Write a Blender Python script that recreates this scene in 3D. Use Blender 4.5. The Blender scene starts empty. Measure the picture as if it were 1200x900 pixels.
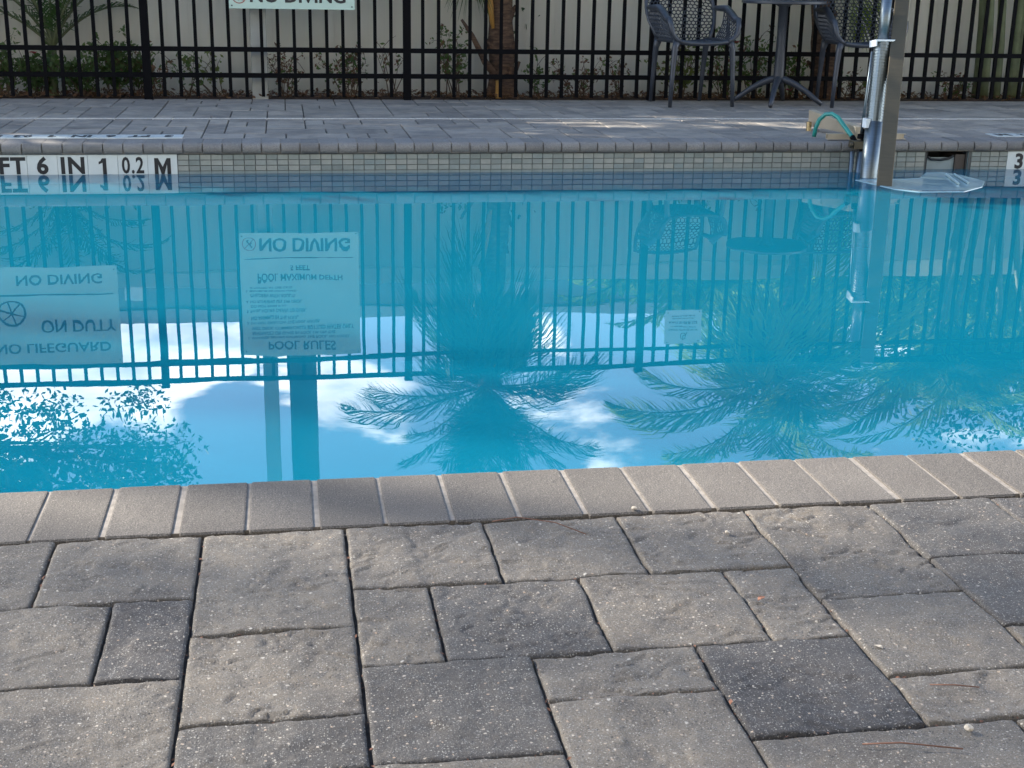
import bpy, bmesh, math, random
import numpy as np
from mathutils import Vector, Matrix, noise
rnd = random.Random(7)
R = math.radians
sc = bpy.context.scene
COL = sc.collection

# ------------------------------------------------------------------ camera
CP, CYAW, CROLL, CF = R(16.9138), R(9.63326), R(-1.02489), 1574.17
def cam_matrix():
    cy, sy = math.cos(CYAW), math.sin(CYAW)
    f = Vector((sy*math.cos(CP), cy*math.cos(CP), -math.sin(CP)))
    r = Vector((cy, -sy, 0)); d = f.cross(r)
    c, s = math.cos(CROLL), math.sin(CROLL)
    r2 = c*r + s*d; d2 = -s*r + c*d
    m = Matrix(((r2.x, -d2.x, -f.x), (r2.y, -d2.y, -f.y), (r2.z, -d2.z, -f.z))).to_4x4()
    m.translation = (0, 0, 0.873)
    return m
cd = bpy.data.cameras.new('camera'); cam = bpy.data.objects.new('camera', cd); COL.objects.link(cam)
cam.matrix_world = cam_matrix()
cd.sensor_fit = 'HORIZONTAL'; cd.sensor_width = 36; cd.lens = CF/1200*36
cd.clip_start = .05; cd.clip_end = 3000
sc.camera = cam

# ------------------------------------------------------------------ sky, sun, exposure
SUN_EL, SUN_AZ = R(32), R(-58)          # azimuth measured from +Y towards +X
S = Vector((math.sin(SUN_AZ)*math.cos(SUN_EL), math.cos(SUN_AZ)*math.cos(SUN_EL), math.sin(SUN_EL)))
ld = bpy.data.lights.new('sun', 'SUN'); ld.energy = 4.4; ld.angle = R(.53); ld.color = (1, .93, .82)
sun = bpy.data.objects.new('sun', ld); COL.objects.link(sun); sun.rotation_euler = S.to_track_quat('Z', 'Y').to_euler()
sun.location = S*50
w = bpy.data.worlds.new("World"); sc.world = w; w.use_nodes = True
nt = w.node_tree; N = nt.nodes; L = nt.links
for n in list(N): N.remove(n)
def wn(t, **k):
    n = N.new(t)
    for a, b in k.items(): setattr(n, a, b)
    return n
def wm(op, a, b=None, c=None):
    n = wn('ShaderNodeMath', operation=op)
    for i, v in enumerate((a, b, c)):
        if v is None: continue
        if isinstance(v, (int, float)): n.inputs[i].default_value = v
        else: L.new(v, n.inputs[i])
    return n.outputs[0]
sky = wn('ShaderNodeTexSky', sky_type='NISHITA'); sky.sun_disc = False
sky.sun_elevation = SUN_EL; sky.sun_rotation = SUN_AZ; sky.air_density = 1.0; sky.dust_density = .3; sky.ozone_density = 2.2
tc = wn('ShaderNodeTexCoord')
mp = wn('ShaderNodeMapping'); mp.inputs['Scale'].default_value = (1, 1, 2.6); mp.inputs['Location'].default_value = (3.1, .4, .25)
L.new(tc.outputs['Generated'], mp.inputs['Vector'])
n1 = wn('ShaderNodeTexNoise'); n1.inputs['Scale'].default_value = 3.4; n1.inputs['Detail'].default_value = 9; n1.inputs['Roughness'].default_value = .56
n1.inputs['Distortion'].default_value = .25
L.new(mp.outputs[0], n1.inputs['Vector'])
sep = wn('ShaderNodeSeparateXYZ'); L.new(tc.outputs['Generated'], sep.inputs[0])
lowb = wm('MULTIPLY', wm('SUBTRACT', .31, sep.outputs['Z']), .8)        # more cloud near the horizon
lowb = wm('MAXIMUM', lowb, -.16)
dens = wm('ADD', n1.outputs['Fac'], lowb)
BLOBS = [(-.168,.953,.252,.075,.16), (-.118,.948,.296,.035,.09), (-.20,.938,.28,.05,.10), (-.033,.965,.259,.06,.16), (-.07,.954,.29,.03,.06), (.046,.946,.321,.034,.16),
         (.064,.935,.348,.022,.13), (.029,.934,.356,.018,.12), (.172,.937,.303,.04,.12), (.234,.919,.319,.035,.10), (.198,.94,.278,.05,.12), (.299,.896,.327,.03,.09), (.391,.863,.319,.03,.05),
         (-.041,.943,.33,.036,-.20), (.183,.921,.345,.03,-.14), (-.136,.936,.334,.03,-.10), (.281,.896,.350,.03,-.12), (.376,.883,.28,.04,-.12)]      # where the cumulus banks and blue gaps lie
wob = wn('ShaderNodeVectorMath', operation='SCALE'); L.new(n1.outputs['Color'], wob.inputs[0]); wob.inputs['Scale'].default_value = .22
wo2 = wn('ShaderNodeVectorMath', operation='ADD'); L.new(tc.outputs['Generated'], wo2.inputs[0]); L.new(wob.outputs[0], wo2.inputs[1])
wo3 = wn('ShaderNodeVectorMath', operation='SUBTRACT'); L.new(wo2.outputs[0], wo3.inputs[0]); wo3.inputs[1].default_value = (.11, .11, .11)
for bx_, by_, bz_, br_, ba_ in BLOBS:
    vm_ = wn('ShaderNodeVectorMath', operation='DISTANCE'); L.new(wo3.outputs[0], vm_.inputs[0]); vm_.inputs[1].default_value = (bx_, by_, bz_)
    bm_ = wn('ShaderNodeMapRange', interpolation_type='SMOOTHSTEP'); L.new(vm_.outputs['Value'], bm_.inputs['Value'])
    bm_.inputs['From Min'].default_value = br_*1.7; bm_.inputs['From Max'].default_value = 0; bm_.inputs['To Min'].default_value = 0; bm_.inputs['To Max'].default_value = ba_*(.72 if ba_ > 0 else .95)
    dens = wm('ADD', dens, bm_.outputs[0])
mr = wn('ShaderNodeMapRange', interpolation_type='SMOOTHSTEP'); L.new(dens, mr.inputs['Value'])
mr.inputs['From Min'].default_value = .505; mr.inputs['From Max'].default_value = .58
n2 = wn('ShaderNodeTexNoise'); n2.inputs['Scale'].default_value = 9; n2.inputs['Detail'].default_value = 6
L.new(mp.outputs[0], n2.inputs['Vector'])
cr = wn('ShaderNodeValToRGB'); L.new(n2.outputs['Fac'], cr.inputs[0])
cr.color_ramp.elements[0].position = .35; cr.color_ramp.elements[0].color = (.36, .43, .52, 1)
cr.color_ramp.elements[1].position = .62; cr.color_ramp.elements[1].color = (1, .98, .95, 1)
CLOUD = 17.0
cs = wn('ShaderNodeVectorMath', operation='SCALE'); L.new(cr.outputs[0], cs.inputs[0]); cs.inputs['Scale'].default_value = CLOUD
mx = wn('ShaderNodeMix', data_type='RGBA'); L.new(mr.outputs[0], mx.inputs['Factor'])
L.new(sky.outputs[0], mx.inputs[6]); L.new(cs.outputs[0], mx.inputs[7])
bg = wn('ShaderNodeBackground'); L.new(mx.outputs[2], bg.inputs['Color']); bg.inputs['Strength'].default_value = .115
ow = wn('ShaderNodeOutputWorld'); L.new(bg.outputs[0], ow.inputs[0])
sc.view_settings.view_transform = 'Standard'; sc.view_settings.look = 'None'
sc.view_settings.gamma = 1; sc.view_settings.exposure = 1.9
sc.cycles.max_bounces = 10; sc.cycles.transparent_max_bounces = 24; sc.cycles.volume_bounces = 0

# ------------------------------------------------------------------ materials
class Mat:
    def __init__(s, name):
        s.m = bpy.data.materials.new(name); s.m.use_nodes = True
        s.t = s.m.node_tree; s.n = s.t.nodes; s.l = s.t.links
        s.p = s.n['Principled BSDF']; s.out = s.n['Material Output']
    def node(s, t, ins=None, **k):
        n = s.n.new(t)
        for a, b in k.items(): setattr(n, a, b)
        for a, b in (ins or {}).items(): s.put(n.inputs[a], b)
        return n
    def put(s, sock, v):
        if hasattr(v, 'is_output') or isinstance(v, bpy.types.NodeSocket): s.l.new(v, sock)
        elif isinstance(v, (tuple, list)) and len(v) == 3 and sock.type == 'RGBA': sock.default_value = (*v, 1)
        else: sock.default_value = v
    def coord(s, kind='Object'): return s.node('ShaderNodeTexCoord').outputs[kind]
    def noise(s, scale, detail=4, rough=.55, vec=None, out='Fac', dist=0):
        return s.node('ShaderNodeTexNoise', {'Vector': vec if vec is not None else s.coord(), 'Scale': scale, 'Detail': detail, 'Roughness': rough, 'Distortion': dist}).outputs[out]
    def mapv(s, scale=(1,1,1), loc=(0,0,0), vec=None):
        return s.node('ShaderNodeMapping', {'Vector': vec if vec is not None else s.coord(), 'Scale': scale, 'Location': loc}).outputs[0]
    def ramp(s, fac, stops):
        n = s.node('ShaderNodeValToRGB', {'Fac': fac}); e = n.color_ramp.elements
        while len(e) < len(stops): e.new(.5)
        for q, (p, c) in zip(e, stops): q.position = p; q.color = (*c, 1) if len(c) == 3 else c
        return n.outputs[0]
    def rng(s, v, a, b, c=0, d=1):
        return s.node('ShaderNodeMapRange', {'Value': v, 'From Min': a, 'From Max': b, 'To Min': c, 'To Max': d}).outputs[0]
    def math(s, op, a, b=0.): return s.node('ShaderNodeMath', {0: a, 1: b}, operation=op).outputs[0]
    def mix(s, f, a, b, mode='MIX'):
        n = s.node('ShaderNodeMix', data_type='RGBA', blend_type=mode)
        s.put(n.inputs['Factor'], f); s.put(n.inputs[6], a); s.put(n.inputs[7], b); return n.outputs[2]
    def bump(s, h, strength=.3, dist=.01):
        s.put(s.p.inputs['Normal'], s.node('ShaderNodeBump', {'Height': h, 'Strength': strength, 'Distance': dist}).outputs[0])
    def set(s, **k):
        for a, b in k.items(): s.put(s.p.inputs[a.replace('_', ' ')], b)
        return s
def simple(name, col, rough=.6, metal=0, var=.12, scale=8, bump=.0, spec=.5):
    m = Mat(name)
    nz = m.noise(scale, 5)
    c = m.mix(m.rng(nz, .3, .7), tuple(v*(1-var) for v in col), tuple(min(1, v*(1+var)) for v in col))
    m.set(Base_Color=c, Roughness=rough, Metallic=metal); m.p.inputs['Specular IOR Level'].default_value = spec
    if bump: m.bump(m.noise(scale*6, 4), bump, .003)
    return m.m

def paver_material(name, near):
    m = Mat(name)
    oc = m.node('ShaderNodeObjectInfo')
    geo = m.node('ShaderNodeNewGeometry').outputs['Position']
    col = oc.outputs['Color']
    big = m.noise(5.5, 4, .55, geo, dist=.6)
    blot = m.noise(15, 5, .6, geo, dist=.3)
    med = m.noise(48, 6, .7, geo)
    fine = m.noise(430, 4, .75, geo)
    c = m.mix(m.rng(big, .44, .64, 0, .5), col, m.mix(1, col, (.45, .45, .49), 'MULTIPLY'))
    c = m.mix(m.rng(blot, .52, .72, 0, .42), c, m.mix(1, c, (.5, .5, .54), 'MULTIPLY'))
    c = m.mix(m.rng(blot, .5, .3, 0, .4), c, m.mix(1, c, (1.4, 1.3, 1.15), 'MULTIPLY'))
    c = m.mix(m.rng(med, .35, .7, 0, .5), c, m.mix(1, c, (1.35, 1.27, 1.16), 'MULTIPLY'))
    c = m.mix(m.rng(fine, .32, .68, 0, .9 if near else .5), m.mix(1, c, (.55, .54, .55), 'MULTIPLY'), m.mix(1, c, (1.5, 1.47, 1.42), 'MULTIPLY'))
    h = m.math('ADD', m.math('MULTIPLY', med, .8), m.math('MULTIPLY', fine, .3))
    if near:
        # exposed aggregate: pale and ochre grains of several sizes, and small pits
        warp = m.node('ShaderNodeVectorMath', {0: geo, 1: m.node('ShaderNodeVectorMath', {0: m.noise(300, 2, .5, geo, out='Color'), 'Scale': .004}, operation='SCALE').outputs[0]}, operation='ADD').outputs[0]
        for sc_, th, colr, col2, fac, sel in ((230, .20, (.42, .39, .33), (.25, .235, .21), .8, .48), (115, .15, (.50, .45, .37), (.36, .25, .17), .85, .72), (420, .24, (.36, .34, .31), (.22, .21, .20), .65, .45), (60, .10, (.50, .47, .41), (.40, .33, .26), .8, .86)):
            v = m.node('ShaderNodeTexVoronoi', {'Vector': warp, 'Scale': float(sc_), 'Randomness': 1.0})
            sp = m.node('ShaderNodeSeparateColor', {'Color': v.outputs['Color']})
            on = m.math('MULTIPLY', m.rng(v.outputs['Distance'], th+.09, th), m.rng(sp.outputs[0], sel, sel+.03))
            c = m.mix(m.math('MULTIPLY', on, fac), c, m.mix(sp.outputs[1], colr, col2))
            h = m.math('ADD', h, m.math('MULTIPLY', on, .05))
        pit = m.node('ShaderNodeTexVoronoi', {'Vector': warp, 'Scale': 190.0})
        ps = m.node('ShaderNodeSeparateColor', {'Color': pit.outputs['Color']})
        po = m.math('MULTIPLY', m.rng(pit.outputs['Distance'], .30, .14), m.rng(ps.outputs[2], .5, .55))
        c = m.mix(m.math('MULTIPLY', po, .75), c, (.03, .029, .03))
        h = m.math('SUBTRACT', h, m.math('MULTIPLY', po, .15))
    m.set(Base_Color=c, Roughness=m.rng(med, .3, .7, .62, .8)); m.p.inputs['Specular IOR Level'].default_value = .35
    m.bump(h, .95 if near else .4, .0045)
    return m.m
M_PAV = paver_material('near_paver_concrete', True)
M_PAVF = paver_material('far_paver_concrete', False)
def coping_material():
    m = Mat('coping_concrete'); oc = m.node('ShaderNodeObjectInfo')
    geo = m.node('ShaderNodeNewGeometry').outputs['Position']
    fine = m.noise(380, 3, .75, geo); med = m.noise(60, 5, .6, geo); big = m.noise(9, 3, .5, geo)
    col = oc.outputs['Color']
    c = m.mix(m.rng(big, .35, .7, 0, .35), col, m.mix(1, col, (.62, .6, .62), 'MULTIPLY'))
    c = m.mix(m.rng(fine, .36, .64), m.mix(1, c, (.50, .48, .47), 'MULTIPLY'), m.mix(1, c, (1.55, 1.52, 1.46), 'MULTIPLY'))
    v = m.node('ShaderNodeTexVoronoi', {'Vector': geo, 'Scale': 260.0})
    sp = m.node('ShaderNodeSeparateColor', {'Color': v.outputs['Color']})
    on = m.math('MULTIPLY', m.rng(v.outputs['Distance'], .3, .16), m.rng(sp.outputs[0], .72, .76))
    c = m.mix(m.math('MULTIPLY', on, .28), c, (.62, .56, .48))
    m.set(Base_Color=c, Roughness=.8); m.p.inputs['Specular IOR Level'].default_value = .3
    m.bump(m.math('ADD', m.math('MULTIPLY', fine, .6), med), .9, .003)
    return m.m
M_COP = coping_material()
M_MORTAR = simple('mortar', (.235, .208, .178), .95, var=.25, scale=60, bump=.5)
M_JOINT = simple('joint_sand', (.055, .048, .042), .95, var=.5, scale=80, bump=.5)
M_GRATE = simple('drain_plastic', (.50, .50, .48), .5, var=.1, scale=30)

def tile_material():
    m = Mat('waterline_mosaic'); oc = m.node('ShaderNodeObjectInfo')
    nz = m.noise(30, 4, .6, m.node('ShaderNodeNewGeometry').outputs['Position'])
    c = m.ramp(oc.outputs['Random'], [(0, (.20, .225, .21)), (.35, (.27, .29, .265)), (.7, (.32, .325, .29)), (1, (.23, .27, .26))])
    c = m.mix(m.rng(nz, .3, .7, 0, .5), c, m.mix(1, c, (.7, .74, .72), 'MULTIPLY'))
    m.set(Base_Color=c, Roughness=.28); return m.m
M_TILE = tile_material()
M_WTILE = simple('white_marker_tile', (.58, .62, .60), .3, var=.05, scale=12)
M_BLACK = simple('black_lettering', (.012, .012, .014), .5, var=.2, scale=40)
M_GROUT = simple('tile_grout', (.10, .105, .10), .9, var=.2, scale=60)
def plaster():
    m = Mat('pool_plaster')
    geo = m.node('ShaderNodeNewGeometry').outputs['Position']
    nz = m.noise(1.6, 4, .6, geo); n2_ = m.noise(45, 4, .6, geo)
    c = m.mix(m.rng(nz, .35, .65), (.34, .50, .52), (.40, .57, .58))
    c = m.mix(m.rng(n2_, .3, .7, 0, .12), c, (.3, .5, .55))
    m.set(Base_Color=c, Roughness=.8); return m.m
M_PLASTER = plaster()
def water():
    m = Mat('pool_water'); m.n.remove(m.p)
    geo = m.node('ShaderNodeNewGeometry').outputs['Position']
    a = m.noise(2.2, 1, .4, m.mapv((.75, 1.25, 1), vec=geo)); b = m.noise(11, 2, .5, m.mapv((.7, 1.3, 1), (3, 1, 0), vec=geo))
    h = m.math('ADD', a, m.math('MULTIPLY', b, .032))
    bp = m.node('ShaderNodeBump', {'Height': h, 'Strength': 1.0, 'Distance': .00085}).outputs[0]
    fr = m.node('ShaderNodeFresnel', {'IOR': 1.333}).outputs[0]
    gl = m.node('ShaderNodeBsdfGlossy', {'Color': (1, 1, 1), 'Roughness': 0.0, 'Normal': bp}).outputs[0]
    body = m.node('ShaderNodeBsdfDiffuse', {'Color': (.003, .152, .236)}).outputs[0]      # light scattered back by the treated water itself
    tr = m.node('ShaderNodeMixShader', {0: .62, 1: m.node('ShaderNodeBsdfTransparent', {'Color': (1, 1, 1)}).outputs[0], 2: body}).outputs[0]
    mxs = m.node('ShaderNodeMixShader', {0: fr, 1: tr, 2: gl})
    m.l.new(mxs.outputs[0], m.out.inputs['Surface'])
    va = m.node('ShaderNodeVolumeAbsorption', {'Color': (.0, .97, .975), 'Density': 1.0})
    m.l.new(va.outputs[0], m.out.inputs['Volume'])
    return m.m
M_WATER = water()
M_BMETAL = simple('black_powder_coat', (.004, .004, .005), .7, var=.2, scale=20, spec=.06)
def vinyl():
    m = Mat('white_vinyl')
    oc = m.node('ShaderNodeObjectInfo')
    geo = m.node('ShaderNodeNewGeometry').outputs['Position']
    nz = m.noise(4, 5, .6, m.mapv((3, 3, .6), vec=geo))
    c = m.mix(m.rng(nz, .35, .75, 0, .5), (.86, .84, .77), (.74, .71, .62))
    c = m.mix(m.math('MULTIPLY', oc.outputs['Random'], .25), c, (.60, .60, .56))
    m.set(Base_Color=c, Roughness=.45)
    tl = m.node('ShaderNodeBsdfTranslucent', {'Color': (.80, .78, .66)}).outputs[0]
    mxs = m.node('ShaderNodeMixShader', {0: .42, 1: m.p.outputs[0], 2: tl})
    m.l.new(mxs.outputs[0], m.out.inputs['Surface']); return m.m
M_VINYL = vinyl()
M_POST = simple('weathered_white_post', (.38, .39, .36), .6, var=.15, scale=5)
M_SIGN = simple('mint_sign_panel', (.42, .55, .47), .45, var=.05, scale=5)
M_RESIN = simple('charcoal_resin', (.030, .036, .048), .42, var=.12, scale=30, bump=.15)
def steel(name, col, rough, vs=(2, 2, 40)):
    m = Mat(name); nz = m.noise(6, 5, .6, m.mapv(vs))
    c = m.mix(m.rng(nz, .3, .7), tuple(v*.75 for v in col), col)
    m.set(Base_Color=c, Metallic=.9, Roughness=m.rng(nz, .3, .7, rough, rough+.15)); return m.m
M_STEEL = steel('stainless_steel', (.20, .235, .25), .32)
M_STEELW = steel('brushed_warm_steel', (.14, .118, .08), .5)
M_WPLASTIC = simple('white_plastic', (.80, .82, .80), .35, var=.04)
M_HOSE = simple('green_hose', (.02, .22, .19), .35, var=.1, scale=30)
M_DARK = simple('dark_plastic', (.02, .022, .024), .5)
M_TAN = simple('tan_painted_steel', (.42, .35, .25), .5, metal=.25, var=.1)
M_BRASS = simple('brass_fitting', (.45, .34, .18), .35, metal=.8)
def leaf_mat(name, c1, c2, tr=.35, rough=.45, scale=3):
    m = Mat(name); geo = m.node('ShaderNodeNewGeometry')
    nz = m.noise(scale, 3, .6, geo.outputs['Position'])
    f = m.math('MULTIPLY', m.math('ADD', m.rng(nz, .3, .7), geo.outputs['Random Per Island']), .5)
    c = m.mix(f, c1, c2)
    m.set(Base_Color=c, Roughness=rough)
    tl = m.node('ShaderNodeBsdfTranslucent', {'Color': m.mix(1, c, (1.7, 1.9, .8), 'MULTIPLY')}).outputs[0]
    mxs = m.node('ShaderNodeMixShader', {0: tr, 1: m.p.outputs[0], 2: tl})
    m.l.new(mxs.outputs[0], m.out.inputs['Surface']); return m.m
M_PALM = leaf_mat('palm_leaf', (.035, .07, .028), (.07, .13, .04))
M_ARECA = leaf_mat('areca_leaf', (.07, .13, .03), (.26, .29, .07), .5)
M_OAK = leaf_mat('tree_leaf', (.03, .06, .025), (.06, .10, .035), .3)
M_DARKLEAF = leaf_mat('dense_leaf', (.020, .045, .02), (.045, .08, .03), .12)
M_ROSE = leaf_mat('rose_leaf', (.055, .11, .04), (.12, .18, .06), .4)
M_DRYLEAF = leaf_mat('dry_leaf', (.10, .045, .025), (.22, .12, .06), .15)
M_YLEAF = leaf_mat('yellow_green_leaf', (.10, .15, .04), (.20, .22, .07), .3)
M_RED = simple('red_petal', (.42, .015, .03), .5, var=.3, scale=60)
M_PINK = simple('pink_petal', (.55, .03, .14), .5, var=.3, scale=60)
M_STEM = simple('woody_stem', (.12, .085, .055), .85, var=.3, scale=20)
def trunk_mat():
    m = Mat('palm_trunk'); nz = m.noise(9, 6, .65, m.mapv((1.5, 1.5, 6))); n2_ = m.noise(60, 4, .6)
    c = m.ramp(nz, [(.3, (.035, .022, .016)), (.5, (.11, .065, .042)), (.72, (.24, .15, .09))])
    m.set(Base_Color=c, Roughness=.9); m.bump(m.math('ADD', nz, m.math('MULTIPLY', n2_, .4)), .8, .02); return m.m
M_TRUNK = trunk_mat()
M_BARK = simple('tree_bark', (.10, .08, .06), .9, var=.35, scale=9, bump=.8)
M_GTRUNK = simple('areca_stem', (.12, .14, .065), .6, var=.35, scale=9)
M_STAKE = simple('orange_boot', (.42, .22, .05), .6, var=.2, scale=12)
M_MULCH = simple('mulch', (.060, .034, .022), .95, var=.5, scale=40, bump=.9)
M_GRASS = simple('lawn', (.05, .075, .025), .9, var=.3, scale=3, bump=.5)
M_POLE = simple('timber_pole', (.075, .06, .05), .85, var=.25, scale=4, bump=.3)
M_STUCCO = simple('stucco', (.40, .37, .32), .9, var=.08, scale=3, bump=.3)
M_ROOFING = simple('grey_siding', (.22, .24, .25), .7, var=.15, scale=2)
M_FASCIA = simple('pale_fascia', (.42, .44, .45), .6, var=.08)
M_GLASS = simple('window_glass', (.03, .035, .04), .08)
M_LIT = simple('pale_blind', (.75, .76, .74), .7)

# ------------------------------------------------------------------ helpers
def tag(o, label=None, cat=None, group=None, kind=None):
    if label: o['label'] = label
    if cat: o['category'] = cat
    if group: o['group'] = group
    if kind: o['kind'] = kind
    return o
def empty(name, loc, rz=0):
    o = bpy.data.objects.new(name, None); COL.objects.link(o); o.location = loc; o.rotation_euler = (0, 0, rz)
    o.empty_display_size = .1; return o
class MB:
    def __init__(s): s.v = []; s.f = []
    def add(s, vs, fs):
        b = len(s.v); s.v += [tuple(v) for v in vs]; s.f += [tuple(i+b for i in f) for f in fs]; return s
    def box(s, a, b, M=None):
        x0, y0, z0 = a; x1, y1, z1 = b
        vs = [Vector(p) for p in ((x0,y0,z0),(x1,y0,z0),(x1,y1,z0),(x0,y1,z0),(x0,y0,z1),(x1,y0,z1),(x1,y1,z1),(x0,y1,z1))]
        if M: vs = [M @ v for v in vs]
        return s.add(vs, [(3,2,1,0),(4,5,6,7),(0,1,5,4),(1,2,6,5),(2,3,7,6),(3,0,4,7)])
    def tube(s, pts, rad, n=8, cap=True, sq=False):
        pts = [Vector(p) for p in pts]
        rads = rad if isinstance(rad, (list, tuple)) else [rad]*len(pts)
        rings = []; up = None
        for i, p in enumerate(pts):
            t = (pts[min(i+1, len(pts)-1)] - pts[max(i-1, 0)]).normalized()
            if up is None: up = Vector((0, 0, 1)) if abs(t.z) < .9 else Vector((0, 1, 0))
            a = t.cross(up).normalized(); b = a.cross(t).normalized(); up = b
            off = math.pi/n if sq else 0
            rings.append([p + rads[i]*(a*math.cos(2*math.pi*k/n+off) + b*math.sin(2*math.pi*k/n+off)) for k in range(n)])
        vs = [v for r in rings for v in r]; fs = []
        for i in range(len(pts)-1):
            for k in range(n):
                k2 = (k+1) % n; fs.append((i*n+k, i*n+k2, (i+1)*n+k2, (i+1)*n+k))
        if cap: fs += [tuple(range(n))[::-1], tuple((len(pts)-1)*n+k for k in range(n))]
        return s.add(vs, fs)
    def lathe(s, prof, c=(0,0,0), n=24):
        vs = []; fs = []
        for r, z in prof:
            vs += [(c[0]+r*math.cos(2*math.pi*k/n), c[1]+r*math.sin(2*math.pi*k/n), c[2]+z) for k in range(n)]
        for i in range(len(prof)-1):
            for k in range(n):
                k2 = (k+1) % n; fs.append((i*n+k, i*n+k2, (i+1)*n+k2, (i+1)*n+k))
        fs += [tuple(range(n))[::-1], tuple((len(prof)-1)*n+k for k in range(n))]
        return s.add(vs, fs)
    def mesh(s, name, mat=None, smooth=False):
        me = bpy.data.meshes.new(name); me.from_pydata(s.v, [], s.f); me.update()
        if mat: me.materials.append(mat)
        if smooth: me.polygons.foreach_set('use_smooth', [True]*len(me.polygons))
        return me
    def build(s, name, mat, parent=None, loc=(0,0,0), smooth=False, bevel=0, seg=2):
        return place(name, s.mesh(name, mat, smooth), parent, loc, bevel, seg)
def place(name, me, parent=None, loc=(0,0,0), bevel=0, seg=2):
    o = bpy.data.objects.new(name, me); COL.objects.link(o); o.location = loc
    if parent: o.parent = parent
    if bevel:
        b = o.modifiers.new('bevel', 'BEVEL'); b.width = bevel; b.segments = seg; b.limit_method = 'ANGLE'
    return o
def smooth_angle(o, ang=40):
    me = o.data; me.polygons.foreach_set('use_smooth', [True]*len(me.polygons))
    try: me.set_sharp_from_angle(angle=R(ang))
    except Exception: pass
def text_mesh(name, body, size, M, mat, parent=None, sx=1., bold=0., ext=.0008, align='CENTER', spacing=1.0):
    cu = bpy.data.curves.new('lettering', 'FONT'); cu.body = body; cu.size = size; cu.offset = bold; cu.extrude = ext
    cu.align_x = align; cu.align_y = 'CENTER'; cu.space_character = spacing; cu.resolution_u = 3
    to = bpy.data.objects.new('tmp', cu); COL.objects.link(to)
    dg = bpy.context.evaluated_depsgraph_get()
    me = bpy.data.meshes.new_from_object(to.evaluated_get(dg)); me.name = name
    bpy.data.objects.remove(to); bpy.data.curves.remove(cu)
    me.transform(Matrix.Diagonal((sx, 1, 1, 1))); me.transform(M)
    me.materials.clear(); me.materials.append(mat)
    return place(name, me, parent)
FRONT = lambda x, y, z: Matrix.Translation((x, y, z)) @ Matrix.Rotation(R(90), 4, 'X')   # lettering that faces -Y

# ------------------------------------------------------------------ ground and the pool shell
W = -.165                         # water level
PX0, PX1, PY0, PY1 = -7., 11., 2.33, 7.344
FLOOR = W-1.07
g = MB()
xs = (-900, PX0-.25, PX1+.25, 900); ys = (-900, PY0-.25, PY1+.4, 1500)
for i in range(3):
    for j in range(3):
        if i == 1 and j == 1: continue
        g.add([(xs[i],ys[j],-.12),(xs[i+1],ys[j],-.12),(xs[i+1],ys[j+1],-.12),(xs[i],ys[j+1],-.12)], [(0,1,2,3)])
tag(g.build('ground', M_GRASS), 'green lawn ground stretching away beyond the fences', kind='structure')
SK0, SK1 = 3.656, 3.92            # skimmer mouth
pool = tag(empty('swimming_pool', (2, 4.8, W)), 'long rectangular swimming pool with pale plaster shell', kind='structure')
pool.location = (0, 0, 0)
MB().box((PX0-.2, PY0-.2, FLOOR-.2), (PX1+.2, PY1+.35, FLOOR)).build('pool_floor', M_PLASTER, pool)
b = MB()
b.box((PX0-.2, PY0-.2, FLOOR), (PX1+.2, PY0, -.062))
b.box((PX0-.2, PY0, FLOOR), (PX0, PY1, -.062)); b.box((PX1, PY0, FLOOR), (PX1+.2, PY1, -.062))
b.build('pool_wall', M_PLASTER, pool)
b = MB()
b.box((PX0-.2, PY1, FLOOR), (SK0, PY1+.35, -.062)); b.box((SK1, PY1, FLOOR), (PX1+.2, PY1+.35, -.062))
b.box((SK0, PY1, FLOOR), (SK1, PY1+.35, -.33)); b.box((SK0, PY1+.22, -.33), (SK1, PY1+.35, -.062))
b.build('pool_wall', M_PLASTER, pool)
MB().box((PX0-.02, PY1-.004, -.27), (SK0-.001, PY1+.001, -.0605)).box((SK1+.001, PY1-.004, -.27), (PX1+.02, PY1+.001, -.0605)).build('grout_band', M_GROUT, pool)
# water: a closed volume whose sides are sunk in the walls
wt = MB().box((PX0-.006, PY0-.006, FLOOR-.006), (PX1+.006, PY1+.006, W)).build('water', M_WATER)
tag(wt, 'calm turquoise pool water mirroring palms fence and sky', kind='structure')

# mosaic band below the far coping
TP, RH, TW = .0578, .0292, .0552
TZ = -.0625
def tile_mesh(wd, ht, dp=.005):
    mb = MB(); e = .0012
    vs = [(-wd/2, 0, -ht/2), (wd/2, 0, -ht/2), (wd/2, 0, ht/2), (-wd/2, 0, ht/2),
          (-wd/2+e, -dp, -ht/2+e), (wd/2-e, -dp, -ht/2+e), (wd/2-e, -dp, ht/2-e), (-wd/2+e, -dp, ht/2-e)]
    mb.add(vs, [(4,5,6,7),(0,1,5,4),(1,2,6,5),(2,3,7,6),(3,0,4,7)])
    return mb.mesh('tile', M_TILE)
tm = tile_mesh(TW, .0268)
stuff = MB(); nt_ = 0
MARK_L = -.573                    # right edge of the left depth marker
MARK_R = 4.163
nmark = 8
x = MARK_L + .002 + TP/2
while x < 6.6:
    if not (SK0-.02 < x < SK1+.02) and not (x > MARK_R-.02 and x < MARK_R+.02+8*.1524):
        for r_ in range(4):
            z = TZ - RH*(r_+.5)
            xx = x + (TP/2 if (r_ == 2 and int(x*3) % 4 == 0) else 0)
            if r_ < 3 and x < 4.3 and nt_ < 300:
                o = place('tile', tm, pool, (x, PY1-.0035, z)); nt_ += 1
            else:
                stuff.box((x-TW/2, PY1-.0085, z-.0134), (x+TW/2, PY1-.0035, z+.0134))
        for r_ in (4, 5):
            z = TZ - RH*(r_+.5); stuff.box((x-TW/2, PY1-.0085, z-.0134), (x+TW/2, PY1-.0035, z+.0134))
    x += TP
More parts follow.
